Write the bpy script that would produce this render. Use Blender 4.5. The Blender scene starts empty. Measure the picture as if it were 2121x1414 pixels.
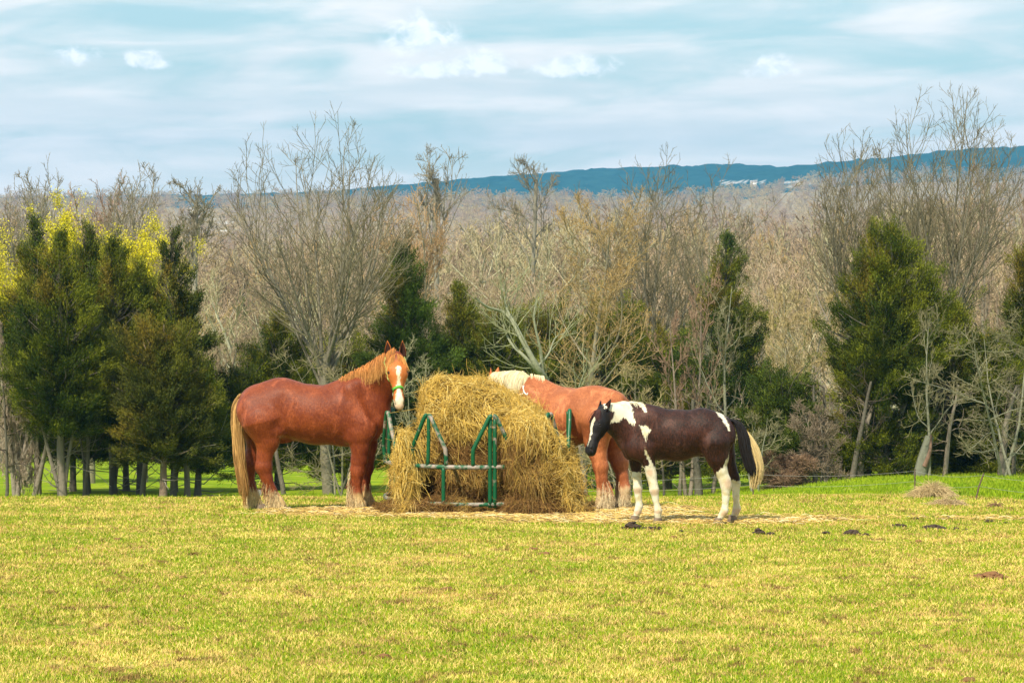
import bpy, math, random
import numpy as np
from mathutils import Vector, Matrix

SC = bpy.context.scene
COL = SC.collection
rng = np.random.default_rng(11)
random.seed(11)

# ---------------------------------------------------------------- camera
FPX, EYE = 4980.0, 3.0                       # focal length in photo pixels, eye height above the horses' ground
TH = math.atan(145.0 / FPX)
cam_d = bpy.data.cameras.new('camera')
cam_d.sensor_width = 36.0
cam_d.lens = FPX * 36.0 / 2121.0
cam_d.clip_start = 0.5
cam_d.clip_end = 20000
cam = bpy.data.objects.new('camera', cam_d)
cam.location = (0, 0, EYE)
cam.rotation_euler = (math.pi / 2 - TH, 0, 0)
COL.objects.link(cam)
SC.camera = cam

def P(px, py, Y):
    """world point at depth Y seen at photo pixel px, py"""
    s = (707.0 - py) / FPX
    z = Y * math.tan(math.atan(s) - TH)
    dep = Y * math.cos(TH) - z * math.sin(TH)
    return ((px - 1060.5) / FPX * dep, Y, z + EYE)

# ---------------------------------------------------------------- sun, sky, exposure
SUN_EL, SUN_AZ = math.radians(50), math.radians(208)        # azimuth clockwise from +Y
sd = Vector((math.sin(SUN_AZ) * math.cos(SUN_EL), math.cos(SUN_AZ) * math.cos(SUN_EL), math.sin(SUN_EL)))
sun_d = bpy.data.lights.new('sun', 'SUN')
sun_d.energy = 5.0
sun_d.angle = math.radians(2.0)
sun_d.color = (1.0, 0.90, 0.70)
sun = bpy.data.objects.new('sun', sun_d)
sun.rotation_euler = sd.to_track_quat('Z', 'Y').to_euler()
sun.location = (0, 0, 50)
COL.objects.link(sun)

class NT:
    """tiny helper round a node tree"""
    def __init__(s, tree):
        s.t = tree
        s.t.nodes.clear()
    def n(s, typ, ins=None, **kw):
        nd = s.t.nodes.new(typ)
        for k, v in kw.items():
            setattr(nd, k, v)
        if ins:
            for k, v in ins.items():
                sock = nd.inputs[k]
                if isinstance(v, bpy.types.NodeSocket):
                    s.t.links.new(v, sock)
                else:
                    sock.default_value = v
        return nd
    def math(s, op, a, b=0.0, c=None, clamp=False):
        d = {0: a, 1: b}
        if c is not None:
            d[2] = c
        return s.n('ShaderNodeMath', d, operation=op, use_clamp=clamp).outputs[0]
    def mix(s, f, a, b, blend='MIX'):
        nd = s.n('ShaderNodeMix', None, data_type='RGBA', blend_type=blend)
        for i, v in ((0, f), (6, a), (7, b)):
            if isinstance(v, bpy.types.NodeSocket):
                s.t.links.new(v, nd.inputs[i])
            else:
                nd.inputs[i].default_value = v if i == 0 else (tuple(v) + (1.0,))[:4]
        return nd.outputs[2]
    def ss(s, v, lo, hi, a=0.0, b=1.0):
        return s.n('ShaderNodeMapRange', {0: v, 1: lo, 2: hi, 3: a, 4: b}, interpolation_type='SMOOTHSTEP').outputs[0]
    def noise(s, vec, scale, detail=3.0, rough=0.55, dist=0.0):
        return s.n('ShaderNodeTexNoise', {'Vector': vec, 'Scale': scale, 'Detail': detail, 'Roughness': rough, 'Distortion': dist}).outputs[0]
    def link(s, a, b):
        s.t.links.new(a, b)

world = bpy.data.worlds.new('World')
SC.world = world
world.use_nodes = True
w = NT(world.node_tree)
sky = w.n('ShaderNodeTexSky', sky_type='NISHITA', sun_disc=False, sun_elevation=SUN_EL, sun_rotation=SUN_AZ,
          air_density=1.6, dust_density=0.6, ozone_density=2.5)
tc = w.n('ShaderNodeTexCoord')
sep = w.n('ShaderNodeSeparateXYZ', {0: tc.outputs['Generated']})
dx, dy, dz = sep.outputs
hor = w.math('SQRT', w.math('ADD', w.math('MULTIPLY', dx, dx), w.math('MULTIPLY', dy, dy)))
az = w.math('ARCTAN2', dx, dy)
el = w.math('ARCTAN2', dz, hor)
cv = w.n('ShaderNodeCombineXYZ', {0: w.math('MULTIPLY', az, 10.0), 1: w.math('MULTIPLY', w.math('ADD', el, w.math('MULTIPLY', az, -0.03)), 48.0), 2: 3.7}).outputs[0]
n1 = w.noise(cv, 1.15, 6.0, 0.52, 0.6)
cv2 = w.n('ShaderNodeCombineXYZ', {0: w.math('MULTIPLY', az, 13.0), 1: w.math('MULTIPLY', el, 80.0), 2: 9.1}).outputs[0]
n2 = w.noise(cv2, 1.0, 8.0, 0.5, 0.25)
nn = w.math('ADD', w.math('MULTIPLY', n1, 0.8), w.math('MULTIPLY', n2, 0.2))
band = w.ss(el, 0.062, 0.108, 0.0, 0.11)                  # the veil thins a little higher up
cloud = w.ss(w.math('SUBTRACT', nn, band), 0.27, 0.56)
skyc = w.mix(1.0, sky.outputs[0], (0.082, 0.100, 0.100), 'MULTIPLY')
col = w.mix(w.math('MULTIPLY', cloud, 0.88), w.mix(0.7, skyc, (0.36, 0.60, 0.72)), w.mix(w.ss(n2, 0.3, 0.75), (0.62, 0.73, 0.77), (0.84, 0.89, 0.91)))
col = w.mix(w.ss(el, 0.0, 0.06, 0.7, 0.0), col, (0.95, 0.98, 0.98))
col = w.mix(1.0, col, (1.17, 1.04, 0.98), 'MULTIPLY')
# small fair-weather puffs under the veil: (photo px, py, half width, half height)
cv3 = w.n('ShaderNodeCombineXYZ', {0: w.math('MULTIPLY', az, 60.0), 1: w.math('MULTIPLY', el, 75.0), 2: 0.4}).outputs[0]
n3 = w.noise(cv3, 2.0, 7.0, 0.55, 0.3)
puff = None
for (px, py, a, b) in ((872, 84, 84, 62), (998, 136, 78, 38), (905, 150, 130, 24), (1190, 146, 110, 32), (1592, 150, 64, 34), (170, 130, 56, 28), (306, 136, 54, 26), (-350, 60, 90, 40), (2500, 90, 100, 40)):
    ex = w.math('MULTIPLY', w.math('SUBTRACT', az, (px - 1060.5) / FPX), FPX / a)
    ez = w.math('MULTIPLY', w.math('SUBTRACT', el, (562.0 - py) / FPX), FPX / b)
    # flatter underside than top
    ez = w.math('MULTIPLY', ez, w.math('ADD', 1.0, w.math('MULTIPLY', w.math('LESS_THAN', ez, 0.0), 0.45)))
    r = w.math('SQRT', w.math('ADD', w.math('MULTIPLY', ex, ex), w.math('MULTIPLY', ez, ez)))
    m = w.math('SUBTRACT', 1.0, r)
    puff = m if puff is None else w.math('MAXIMUM', puff, m)
pm = w.ss(w.math('ADD', puff, w.math('MULTIPLY', w.math('SUBTRACT', n3, 0.5), 2.2)), -0.1, 0.75)
pm = w.math('MULTIPLY', pm, w.ss(puff, -0.3, 0.25))
col = w.mix(w.math('MULTIPLY', pm, 0.95), col, w.mix(w.ss(n3, 0.35, 0.6), (0.76, 0.84, 0.88), (0.98, 0.99, 1.0)))
bg = w.n('ShaderNodeBackground', {0: col, 1: 1.0})
w.n('ShaderNodeOutputWorld', {0: bg.outputs[0]})

vs = SC.view_settings
vs.view_transform = 'Standard'
vs.look = 'None'
vs.exposure = 0.42
vs.gamma = 1.0
SC.render.engine = 'CYCLES'
cy = SC.cycles
cy.max_bounces = 5
cy.diffuse_bounces = 3
cy.glossy_bounces = 2
cy.transmission_bounces = 2
cy.volume_bounces = 0
cy.transparent_max_bounces = 4
cy.use_denoising = True
cy.volume_step_rate = 1.0
# ---------------------------------------------------------------- helpers
def link(o, parent=None):
    COL.objects.link(o)
    if parent is not None:
        o.parent = parent
    return o

def tag(o, label=None, cat=None, group=None, kind=None):
    if label: o['label'] = label
    if cat: o['category'] = cat
    if group: o['group'] = group
    if kind: o['kind'] = kind
    return o

def empty(name, loc, rz=0.0):
    o = bpy.data.objects.new(name, None)
    o.empty_display_size = 0.3
    o.location = loc
    o.rotation_euler = (0, 0, rz)
    COL.objects.link(o)
    return o

def mk_mesh(name, V, faces, mats=(), col=None, attrs=None, smooth=False):
    """faces: list of int arrays (n,3) or (n,4). col: (nv,3) point colours"""
    me = bpy.data.meshes.new(name)
    V = np.asarray(V, np.float32)
    faces = [np.asarray(f, np.int32) for f in faces if len(f)]
    me.vertices.add(len(V))
    me.vertices.foreach_set('co', V.ravel())
    nl = sum(f.size for f in faces)
    nf = sum(len(f) for f in faces)
    me.loops.add(nl)
    me.loops.foreach_set('vertex_index', np.concatenate([f.ravel() for f in faces]))
    me.polygons.add(nf)
    sizes = np.concatenate([np.full(len(f), f.shape[1], np.int32) for f in faces])
    starts = np.concatenate([[0], np.cumsum(sizes)[:-1]]).astype(np.int32)
    me.polygons.foreach_set('loop_start', starts)
    me.polygons.foreach_set('loop_total', sizes)
    if smooth:
        me.polygons.foreach_set('use_smooth', np.ones(nf, bool))
    me.update(calc_edges=True)
    if col is not None:
        a = me.attributes.new('col', 'FLOAT_COLOR', 'POINT')
        c = np.ones((len(V), 4), np.float32)
        c[:, :3] = col
        a.data.foreach_set('color', c.ravel())
    for k, v in (attrs or {}).items():
        a = me.attributes.new(k, 'FLOAT', 'POINT')
        a.data.foreach_set('value', np.asarray(v, np.float32))
    for m in (mats if isinstance(mats, (list, tuple)) else [mats]):
        me.materials.append(m)
    return me

def mk_obj(name, me, parent=None, loc=(0, 0, 0)):
    o = bpy.data.objects.new(name, me)
    o.location = loc
    return link(o, parent)

class Geo:
    """collects vertex / face / colour blocks into one mesh"""
    def __init__(s):
        s.V, s.F3, s.F4, s.C, s.n = [], [], [], [], 0
    def add(s, V, faces, col=None):
        V = np.asarray(V, float).reshape(-1, 3)
        f = np.asarray(faces, int)
        (s.F3 if f.shape[1] == 3 else s.F4).append(f + s.n)
        s.V.append(V)
        c = np.ones((len(V), 3)) if col is None else np.broadcast_to(np.asarray(col, float), (len(V), 3))
        s.C.append(c)
        s.n += len(V)
        return s
    def mesh(s, name, mats, smooth=False):
        fs = []
        if s.F3: fs.append(np.concatenate(s.F3))
        if s.F4: fs.append(np.concatenate(s.F4))
        return mk_mesh(name, np.concatenate(s.V), fs, mats, np.concatenate(s.C), smooth=smooth)

def unit(v):
    return v / np.maximum(np.linalg.norm(v, axis=-1, keepdims=True), 1e-9)

def tubes(pts, rad, S=3, closed=False):
    """pts (N,K,3), rad (N,K) -> V, quads. vectorised"""
    pts = np.asarray(pts, float); rad = np.asarray(rad, float)
    N, K, _ = pts.shape
    if closed:
        T = unit(np.roll(pts, -1, 1) - np.roll(pts, 1, 1))
    else:
        T = np.empty_like(pts)
        T[:, 1:-1] = pts[:, 2:] - pts[:, :-2]
        T[:, 0] = pts[:, 1] - pts[:, 0]
        T[:, -1] = pts[:, -1] - pts[:, -2]
        T = unit(T)
    mean = unit(pts[:, -1] - pts[:, 0] + 1e-6) if not closed else None
    if closed:
        ref = unit(np.cross(pts[:, K // 4] - pts[:, 0], pts[:, K // 2] - pts[:, 0]))
    else:
        ref = np.where(np.abs(mean[:, 2:3]) < 0.7, np.array([[0, 0, 1.0]]), np.array([[0.3, 1.0, 0]]))
    u = unit(np.cross(T, ref[:, None, :]))
    v = np.cross(T, u)
    a = np.arange(S) / S * 2 * np.pi
    ring = u[:, :, None, :] * np.cos(a)[None, None, :, None] + v[:, :, None, :] * np.sin(a)[None, None, :, None]
    V = pts[:, :, None, :] + ring * rad[:, :, None, None]
    idx = np.arange(N * K * S).reshape(N, K, S)
    if closed:
        nx = np.roll(idx, -1, 1)
    else:
        nx = idx[:, 1:]; idx = idx[:, :-1]
    a0, b0 = idx, nx
    a1, b1 = np.roll(idx, -1, 2), np.roll(nx, -1, 2)
    F = np.stack([a0, a1, b1, b0], -1).reshape(-1, 4)
    return V.reshape(-1, 3), F

def caps(pts, rad, S):
    """end-cap polygons as triangle fans for one tube built by tubes(): returns V,F"""
    return None

def box(cx, cy, cz, sx, sy, sz):
    V = np.array([[x, y, z] for x in (-.5, .5) for y in (-.5, .5) for z in (-.5, .5)]) * (sx, sy, sz) + (cx, cy, cz)
    F = np.array([[0, 1, 3, 2], [4, 6, 7, 5], [0, 4, 5, 1], [2, 3, 7, 6], [0, 2, 6, 4], [1, 5, 7, 3]])
    return V, F

def sphere(c, r, nu=12, nv=8):
    c = np.array(c, float); r = np.broadcast_to(np.asarray(r, float), (3,))
    V = [c + (0, 0, r[2])]
    for j in range(1, nv):
        t = math.pi * j / nv
        for i in range(nu):
            p = 2 * math.pi * i / nu
            V.append(c + (r[0] * math.sin(t) * math.cos(p), r[1] * math.sin(t) * math.sin(p), r[2] * math.cos(t)))
    V.append(c - (0, 0, r[2]))
    F = []
    for i in range(nu):
        F.append([0, 1 + i, 1 + (i + 1) % nu, 1 + (i + 1) % nu])
    F3 = [[0, 1 + i, 1 + (i + 1) % nu] for i in range(nu)]
    n = 1 + (nv - 2) * nu
    F3 += [[len(V) - 1, n + (i + 1) % nu, n + i] for i in range(nu)]
    F4 = []
    for j in range(nv - 2):
        for i in range(nu):
            a = 1 + j * nu + i; b = 1 + j * nu + (i + 1) % nu
            F4.append([a, a + nu, b + nu, b])
    return np.array(V), np.array(F3), np.array(F4)

# value noise in numpy (smooth, tiling lattice)
_LAT = np.random.default_rng(5).random((64, 64, 64)).astype(np.float32)
def vnoise(p, scale=1.0, octaves=3, gain=0.5):
    p = np.asarray(p, float) * scale
    out = np.zeros(p.shape[:-1]); amp = 1.0; tot = 0.0
    for o in range(octaves):
        q = p * (2.03 ** o) + 17.3 * (o + 1)
        i = np.floor(q).astype(int); f = q - i
        f = f * f * (3 - 2 * f)
        i0 = i % 64; i1 = (i + 1) % 64
        def L(a, b, c): return _LAT[a, b, c]
        x0, y0, z0 = i0[..., 0], i0[..., 1], i0[..., 2]
        x1, y1, z1 = i1[..., 0], i1[..., 1], i1[..., 2]
        fx, fy, fz = f[..., 0], f[..., 1], f[..., 2]
        c00 = L(x0, y0, z0) * (1 - fx) + L(x1, y0, z0) * fx
        c10 = L(x0, y1, z0) * (1 - fx) + L(x1, y1, z0) * fx
        c01 = L(x0, y0, z1) * (1 - fx) + L(x1, y0, z1) * fx
        c11 = L(x0, y1, z1) * (1 - fx) + L(x1, y1, z1) * fx
        v = (c00 * (1 - fy) + c10 * fy) * (1 - fz) + (c01 * (1 - fy) + c11 * fy) * fz
        out += amp * v; tot += amp; amp *= gain
    return out / tot * 2 - 1

def sstep(x, a, b):
    t = np.clip((np.asarray(x, float) - a) / (b - a), 0, 1)
    return t * t * (3 - 2 * t)

# ---------------------------------------------------------------- implicit surfaces
class Field:
    """signed distance field on a grid; elliptic capsules blended smoothly, meshed by surface nets"""
    def __init__(s, lo, hi, h):
        s.lo = np.array(lo, float); s.h = h
        n = np.ceil((np.array(hi) - s.lo) / h).astype(int) + 1
        s.n = n
        s.ax = [s.lo[i] + h * np.arange(n[i]) for i in range(3)]
        s.D = np.full(tuple(n), 1.0, np.float32)
    def cap(s, a, b, ra, rb, side=(0, 1, 0), k=0.05, sub=False):
        """capsule a->b. ra, rb = (radius in the plane, radius along side)"""
        a = np.array(a, float); b = np.array(b, float)
        ra = np.broadcast_to(np.asarray(ra, float), (2,)); rb = np.broadcast_to(np.asarray(rb, float), (2,))
        pad = max(ra.max(), rb.max()) + k * 1.5 + 2 * s.h
        mn = np.minimum(a, b) - pad; mx = np.maximum(a, b) + pad
        i0 = np.maximum(((mn - s.lo) / s.h).astype(int), 0)
        i1 = np.minimum(((mx - s.lo) / s.h).astype(int) + 2, s.n)
        if (i1 <= i0).any(): return
        sl = tuple(slice(i0[i], i1[i]) for i in range(3))
        X, Y, Z = np.meshgrid(*[s.ax[i][sl[i]] for i in range(3)], indexing='ij')
        Pn = np.stack([X, Y, Z], -1)
        ab = b - a; L2 = max(ab @ ab, 1e-9)
        t = np.clip(((Pn - a) @ ab) / L2, 0, 1)
        R = Pn - a - t[..., None] * ab
        sd_ = np.array(side, float)
        if L2 > 1e-8:
            abn = ab / math.sqrt(L2); sd_ = sd_ - (sd_ @ abn) * abn
        sd_ /= np.linalg.norm(sd_)
        q = R @ sd_
        p2 = np.maximum((R * R).sum(-1) - q * q, 0)
        rp = ra[0] + (rb[0] - ra[0]) * t; rs = ra[1] + (rb[1] - ra[1]) * t
        g = np.sqrt(p2 / rp ** 2 + q * q / rs ** 2)
        d = (g - 1) * np.minimum(rp, rs)
        D = s.D[sl]
        if sub:
            h_ = np.clip(0.5 - 0.5 * (D + d) / k, 0, 1)
            s.D[sl] = D * (1 - h_) - d * h_ + k * h_ * (1 - h_)
        else:
            h_ = np.clip(0.5 + 0.5 * (D - d) / k, 0, 1)
            s.D[sl] = D * (1 - h_) + d * h_ - k * h_ * (1 - h_)
    def ell(s, c, r, k=0.05, sub=False):
        """axis-aligned ellipsoid"""
        c = np.array(c, float); r = np.array(r, float)
        pad = r + k * 1.5 + 2 * s.h
        i0 = np.maximum(((c - pad - s.lo) / s.h).astype(int), 0)
        i1 = np.minimum(((c + pad - s.lo) / s.h).astype(int) + 2, s.n)
        sl = tuple(slice(i0[i], i1[i]) for i in range(3))
        X, Y, Z = np.meshgrid(*[s.ax[i][sl[i]] for i in range(3)], indexing='ij')
        g = np.sqrt(((X - c[0]) / r[0]) ** 2 + ((Y - c[1]) / r[1]) ** 2 + ((Z - c[2]) / r[2]) ** 2)
        d = (g - 1) * r.min()
        D = s.D[sl]
        if sub:
            h_ = np.clip(0.5 - 0.5 * (D + d) / k, 0, 1)
            s.D[sl] = D * (1 - h_) - d * h_ + k * h_ * (1 - h_)
        else:
            h_ = np.clip(0.5 + 0.5 * (D - d) / k, 0, 1)
            s.D[sl] = D * (1 - h_) + d * h_ - k * h_ * (1 - h_)
    def noise(s, amp, scale, octaves=3):
        m = np.abs(s.D) < amp * 3 + 3 * s.h
        idx = np.argwhere(m)
        p = s.lo + idx * s.h
        s.D[m] += (amp * vnoise(p, scale, octaves)).astype(np.float32)
    def mesh(s):
        D = s.D; h = s.h
        D[0] = D[-1] = 1; D[:, 0] = D[:, -1] = 1; D[:, :, 0] = D[:, :, -1] = 1
        I = D < 0
        nx, ny, nz = D.shape
        cnt = np.zeros((nx - 1, ny - 1, nz - 1), np.int8)
        for dx in (0, 1):
            for dy in (0, 1):
                for dz in (0, 1):
                    cnt += I[dx:nx - 1 + dx, dy:ny - 1 + dy, dz:nz - 1 + dz]
        act = (cnt > 0) & (cnt < 8)
        cells = np.argwhere(act)
        vid = np.full(act.shape, -1, np.int32)
        vid[act] = np.arange(len(cells))
        acc = np.zeros((len(cells), 3)); num = np.zeros(len(cells))
        cor = [(a, b, c) for a in (0, 1) for b in (0, 1) for c in (0, 1)]
        vals = {c: D[cells[:, 0] + c[0], cells[:, 1] + c[1], cells[:, 2] + c[2]] for c in cor}
        for c in cor:
            for ax in range(3):
                if c[ax] == 0:
                    e = list(c); e[ax] = 1; e = tuple(e)
                    v0, v1 = vals[c], vals[e]
                    m = (v0 < 0) != (v1 < 0)
                    t = v0[m] / (v0[m] - v1[m])
                    p = np.repeat(np.array([c], float), m.sum(), 0)
                    p[:, ax] = t
                    acc[m] += p; num[m] += 1
        V = s.lo + (cells + acc / num[:, None]) * h
        quads = []
        for ax in range(3):
            sl0 = [slice(None)] * 3; sl1 = [slice(None)] * 3
            sl0[ax] = slice(0, -1); sl1[ax] = slice(1, None)
            e = I[tuple(sl0)] != I[tuple(sl1)]
            E = np.argwhere(e)
            o1, o2 = [(1, 2), (2, 0), (0, 1)][ax]
            ok = (E[:, o1] > 0) & (E[:, o2] > 0)
            E = E[ok]
            def cell(d1, d2):
                C = E.copy(); C[:, o1] -= d1; C[:, o2] -= d2
                return vid[C[:, 0], C[:, 1], C[:, 2]]
            q = np.stack([cell(1, 1), cell(0, 1), cell(0, 0), cell(1, 0)], -1)
            ins = I[E[:, 0], E[:, 1], E[:, 2]]
            q[~ins] = q[~ins][:, ::-1]
            quads.append(q)
        return V, np.concatenate(quads)

def fillet_path(pts, n=6):
    """smooth polyline (Catmull-Rom) through the given points"""
    P_ = np.asarray(pts, float)
    Q = np.vstack([2 * P_[0] - P_[1], P_, 2 * P_[-1] - P_[-2]])
    out = []
    for i in range(1, len(Q) - 2):
        for t in np.arange(n) / n:
            a, b, c, d = Q[i - 1], Q[i], Q[i + 1], Q[i + 2]
            out.append(0.5 * (2 * b + (c - a) * t + (2 * a - 5 * b + 4 * c - d) * t * t + (3 * b - a - 3 * c + d) * t ** 3))
    out.append(P_[-1])
    return np.array(out)

# ---------------------------------------------------------------- terrain
_dl = np.array([-40, 0, 34, 38, 46, 56, 66, 80, 110, 160, 250, 400, 600, 1000, 1500, 2200, 2600, 3200], float)
_zl = np.array([1.4 + .0467 * 40, 1.4, 1.4 - .0467 * 34] + [EYE - d * (p - 562) / FPX for d, p in
      ((38, 1040), (46, 1046), (56, 1036), (66, 1012), (80, 985), (110, 955), (160, 932), (250, 880), (400, 775), (600, 670), (1000, 560), (1500, 480), (2200, 440), (2600, 430), (3200, 430))])
_zr = np.array([1.4 + .0467 * 40, 1.4, EYE - 34 * (1028 - 562) / FPX] + [EYE - d * (p - 562) / FPX for d, p in
      ((38, 1018), (46, 1000), (56, 987), (66, 978), (80, 970), (110, 950), (160, 930), (250, 880), (400, 775), (600, 670), (1000, 555), (1500, 475), (2200, 388), (2600, 370), (3200, 370))])
_dd = np.concatenate([np.arange(-40, 400, 0.5), np.arange(400, 3200, 20)])
def _smooth(y, k):
    w_ = np.hanning(k + 2)[1:-1]; w_ /= w_.sum()
    yp = np.pad(y, k // 2, mode='edge')
    return np.convolve(yp, w_, 'same')[k // 2:-(k // 2)]
def _curve(z):
    v = np.interp(_dd, _dl, z)
    n = 880
    v[:n] = _smooth(v[:n], 7)
    return v
_cl, _cr = _curve(_zl), _curve(_zr)
def G(x, y):
    x = np.asarray(x, float); y = np.asarray(y, float)
    ang = x / np.maximum(y, 20.0)
    wgt = sstep(ang, 0.055, 0.165)
    z = np.interp(y, _dd, _cl) * (1 - wgt) + np.interp(y, _dd, _cr) * wgt
    p = np.stack([x, y, 0 * x], -1)
    z = z + 0.025 * vnoise(p, 0.7, 2) * (y < 60) + np.where(y > 300, 1, 0) * np.minimum(y / 300, 5) * 0.6 * vnoise(p, 0.01, 2)
    return z
# ---------------------------------------------------------------- materials
def mat(name, build, rough=0.85, spec=0.2, disp=None):
    m = bpy.data.materials.new(name)
    m.use_nodes = True
    nt = NT(m.node_tree)
    r = build(nt)
    c, bump = (r if isinstance(r, tuple) and len(r) == 2 else (r, None))
    b = nt.n('ShaderNodeBsdfPrincipled', {'Roughness': rough, 'Specular IOR Level': spec})
    if isinstance(c, bpy.types.NodeSocket):
        nt.link(c, b.inputs['Base Color'])
    else:
        b.inputs['Base Color'].default_value = (*c, 1)
    if bump is not None:
        nt.link(bump, b.inputs['Normal'])
    nt.n('ShaderNodeOutputMaterial', {0: b.outputs[0]})
    return m

def attr(nt, name, out='Color'):
    return nt.n('ShaderNodeAttribute', attribute_name=name).outputs[out]

def bump(nt, h, strength=0.5, dist=0.02):
    return nt.n('ShaderNodeBump', {'Strength': strength, 'Distance': dist, 'Height': h}).outputs[0]

def objpos(nt):
    return nt.n('ShaderNodeNewGeometry').outputs['Position']

def pasture_colour(nt, pos, rnd):
    """short grazed sward: green and straw patches, a few bare brown spots. rnd: 0..1 per blade"""
    big = nt.noise(pos, 0.8, 4.0, 0.6, 0.6)
    mid = nt.noise(pos, 3.4, 4.0, 0.65, 0.3)
    fine = nt.noise(pos, 14.0, 3.0, 0.6)
    k = nt.math('ADD', nt.math('MULTIPLY', big, 0.50), nt.math('ADD', nt.math('MULTIPLY', mid, 0.38), nt.math('MULTIPLY', fine, 0.22)))
    k = nt.math('ADD', k, nt.math('MULTIPLY', nt.math('SUBTRACT', rnd, 0.5), 0.44))
    g = nt.ss(k, 0.435, 0.585)                      # 1 = green
    c = nt.mix(g, nt.mix(nt.ss(nt.noise(pos, 1.9, 3.0), .4, .65), (0.72, 0.55, 0.17), (0.60, 0.40, 0.15)), (0.26, 0.32, 0.008))
    c = nt.mix(nt.ss(k, 0.64, 0.80), c, (0.13, 0.25, 0.008))
    brown = nt.ss(nt.math('ADD', nt.noise(pos, 4.2, 5.0, 0.7, 0.6), nt.math('MULTIPLY', fine, 0.12)), 0.605, 0.69)
    c = nt.mix(nt.math('MULTIPLY', brown, 0.85), c, (0.20, 0.10, 0.045))
    lush = nt.ss(nt.noise(pos, 2.4, 5.0, 0.65, 0.8), 0.58, 0.70, 0, 0.7)
    return nt.mix(lush, c, (0.13, 0.24, 0.008))

def meadow_colour(nt, pos, rnd):
    a = nt.noise(pos, 0.8, 4.0, 0.55)
    k = nt.math('ADD', nt.math('MULTIPLY', a, 0.8), nt.math('MULTIPLY', rnd, 0.22))
    c = nt.mix(nt.ss(k, 0.3, 0.72), (0.12, 0.22, 0.004), (0.29, 0.36, 0.012))
    return nt.mix(nt.ss(nt.noise(pos, 1.7, 4.0, 0.6, 0.4), 0.58, 0.72, 0, 0.7), c, (0.46, 0.40, 0.12))

def b_ground(nt):
    pos = objpos(nt)
    rnd = nt.noise(pos, 60.0, 2.0, 0.6)
    past = pasture_colour(nt, pos, rnd)
    past = nt.mix(0.30, past, (0.16, 0.13, 0.04))
    mea = meadow_colour(nt, pos, rnd)
    mea = nt.mix(0.12, mea, (0.06, 0.10, 0.02))
    c = nt.mix(attr(nt, 'meadow', 'Fac'), past, mea)
    st = nt.math('ADD', attr(nt, 'straw', 'Fac'), nt.math('MULTIPLY', nt.math('SUBTRACT', nt.noise(pos, 5.0, 5.0, 0.6), 0.5), 0.9))
    c = nt.mix(nt.ss(st, 0.35, 0.95, 0, 0.75), c, nt.mix(nt.noise(pos, 22.0, 3.0), (0.32, 0.19, 0.06), (0.64, 0.45, 0.17)))
    lit = nt.mix(nt.noise(pos, 0.3, 5.0, 0.6), (0.24, 0.18, 0.10), (0.36, 0.27, 0.17))
    far = nt.mix(nt.noise(pos, 0.05, 5.0, 0.6), (0.26, 0.20, 0.12), (0.38, 0.29, 0.18))
    lit = nt.mix(nt.ss(nt.n('ShaderNodeSeparateXYZ', {0: pos}).outputs[1], 200, 400), lit, far)
    c = nt.mix(attr(nt, 'litter', 'Fac'), c, lit)
    c = nt.mix(attr(nt, 'field', 'Fac'), c, (0.72, 0.68, 0.62))
    h = nt.math('ADD', nt.noise(pos, 30.0, 4.0, 0.65), nt.noise(pos, 6.0, 3.0))
    return c, bump(nt, h, 0.7, 0.03)
M_ground = mat('ground', b_ground, 0.95, 0.05)

def b_blade(fn):
    def f(nt):
        pos = objpos(nt)
        return fn(nt, pos, attr(nt, 'rnd', 'Fac'))
    return f
M_blade = mat('grass_blade', b_blade(pasture_colour), 0.75, 0.15)
M_mblade = mat('meadow_blade', b_blade(meadow_colour), 0.75, 0.15)

RING = P(987, 1040, 30.15)            # centre of the feeder
RX, RY = RING[0], 30.15

# ---------------------------------------------------------------- ground sheet
def zone_b(x):
    return np.interp(x, [-20, 2, 4, 5.2, 6, 7.2, 12], [35.2, 35.2, 37.5, 37.0, 35.2, 32.8, 29.0])

def straw_amt(x, y):
    d = np.hypot((x - RX - 0.25) / 2.3, (y - RY) / 1.75)
    a = 1.0 - sstep(d, 0.5, 1.3)
    y = y + .8 * vnoise(np.stack([x, y, 0 * x], -1), .6, 3)
    d2 = np.hypot((x - 2.0) / 2.2, (y - 28.0) / 0.95)
    d3 = np.hypot((x - 5.6) / 1.5, (y - 28.1) / 0.30)
    d4 = np.hypot((x + 2.1) / 1.3, (y - 29.6) / 0.7)
    x = x + .5 * vnoise(np.stack([x, y, 0 * x], -1), .8, 3); y = y + .9 * vnoise(np.stack([x + 50, y, 0 * x], -1), .7, 3)
    return np.maximum.reduce([a, 0.85 * (1 - sstep(d2, 0.3, 1.25)), 0.55 * (1 - sstep(d3, 0.2, 1.3)), 0.55 * (1 - sstep(d4, 0.2, 1.3))])

ys = np.concatenate([np.arange(-40, 10, 5), np.arange(10, 62, 0.26), 62 * 1.02 ** np.arange(0, 205)])
ys = ys[ys < 3190]
ts = np.linspace(-1, 1, 181)
ts = ts * (0.55 + 0.45 * np.abs(ts))
YY, TT = np.meshgrid(ys, ts, indexing='ij')
XX = TT * (0.5 * np.maximum(YY, 20) + 6)
ZZ = G(XX, YY)
GV = np.stack([XX, YY, ZZ], -1).reshape(-1, 3)
nr, nc = XX.shape
idx = np.arange(nr * nc).reshape(nr, nc)
GF = np.stack([idx[:-1, :-1], idx[:-1, 1:], idx[1:, 1:], idx[1:, :-1]], -1).reshape(-1, 4)
x_, y_ = GV[:, 0], GV[:, 1]
pn = np.stack([x_, y_, 0 * x_], -1)
mead = sstep(y_ - zone_b(x_) + 0.5 * vnoise(pn, 0.9, 2), -0.15, 0.2)
litt = sstep(y_ + 30 * vnoise(pn, 0.02, 3), 190, 300)
pxg = 1060.5 + x_ / np.maximum(y_, 1) * FPX
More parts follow.
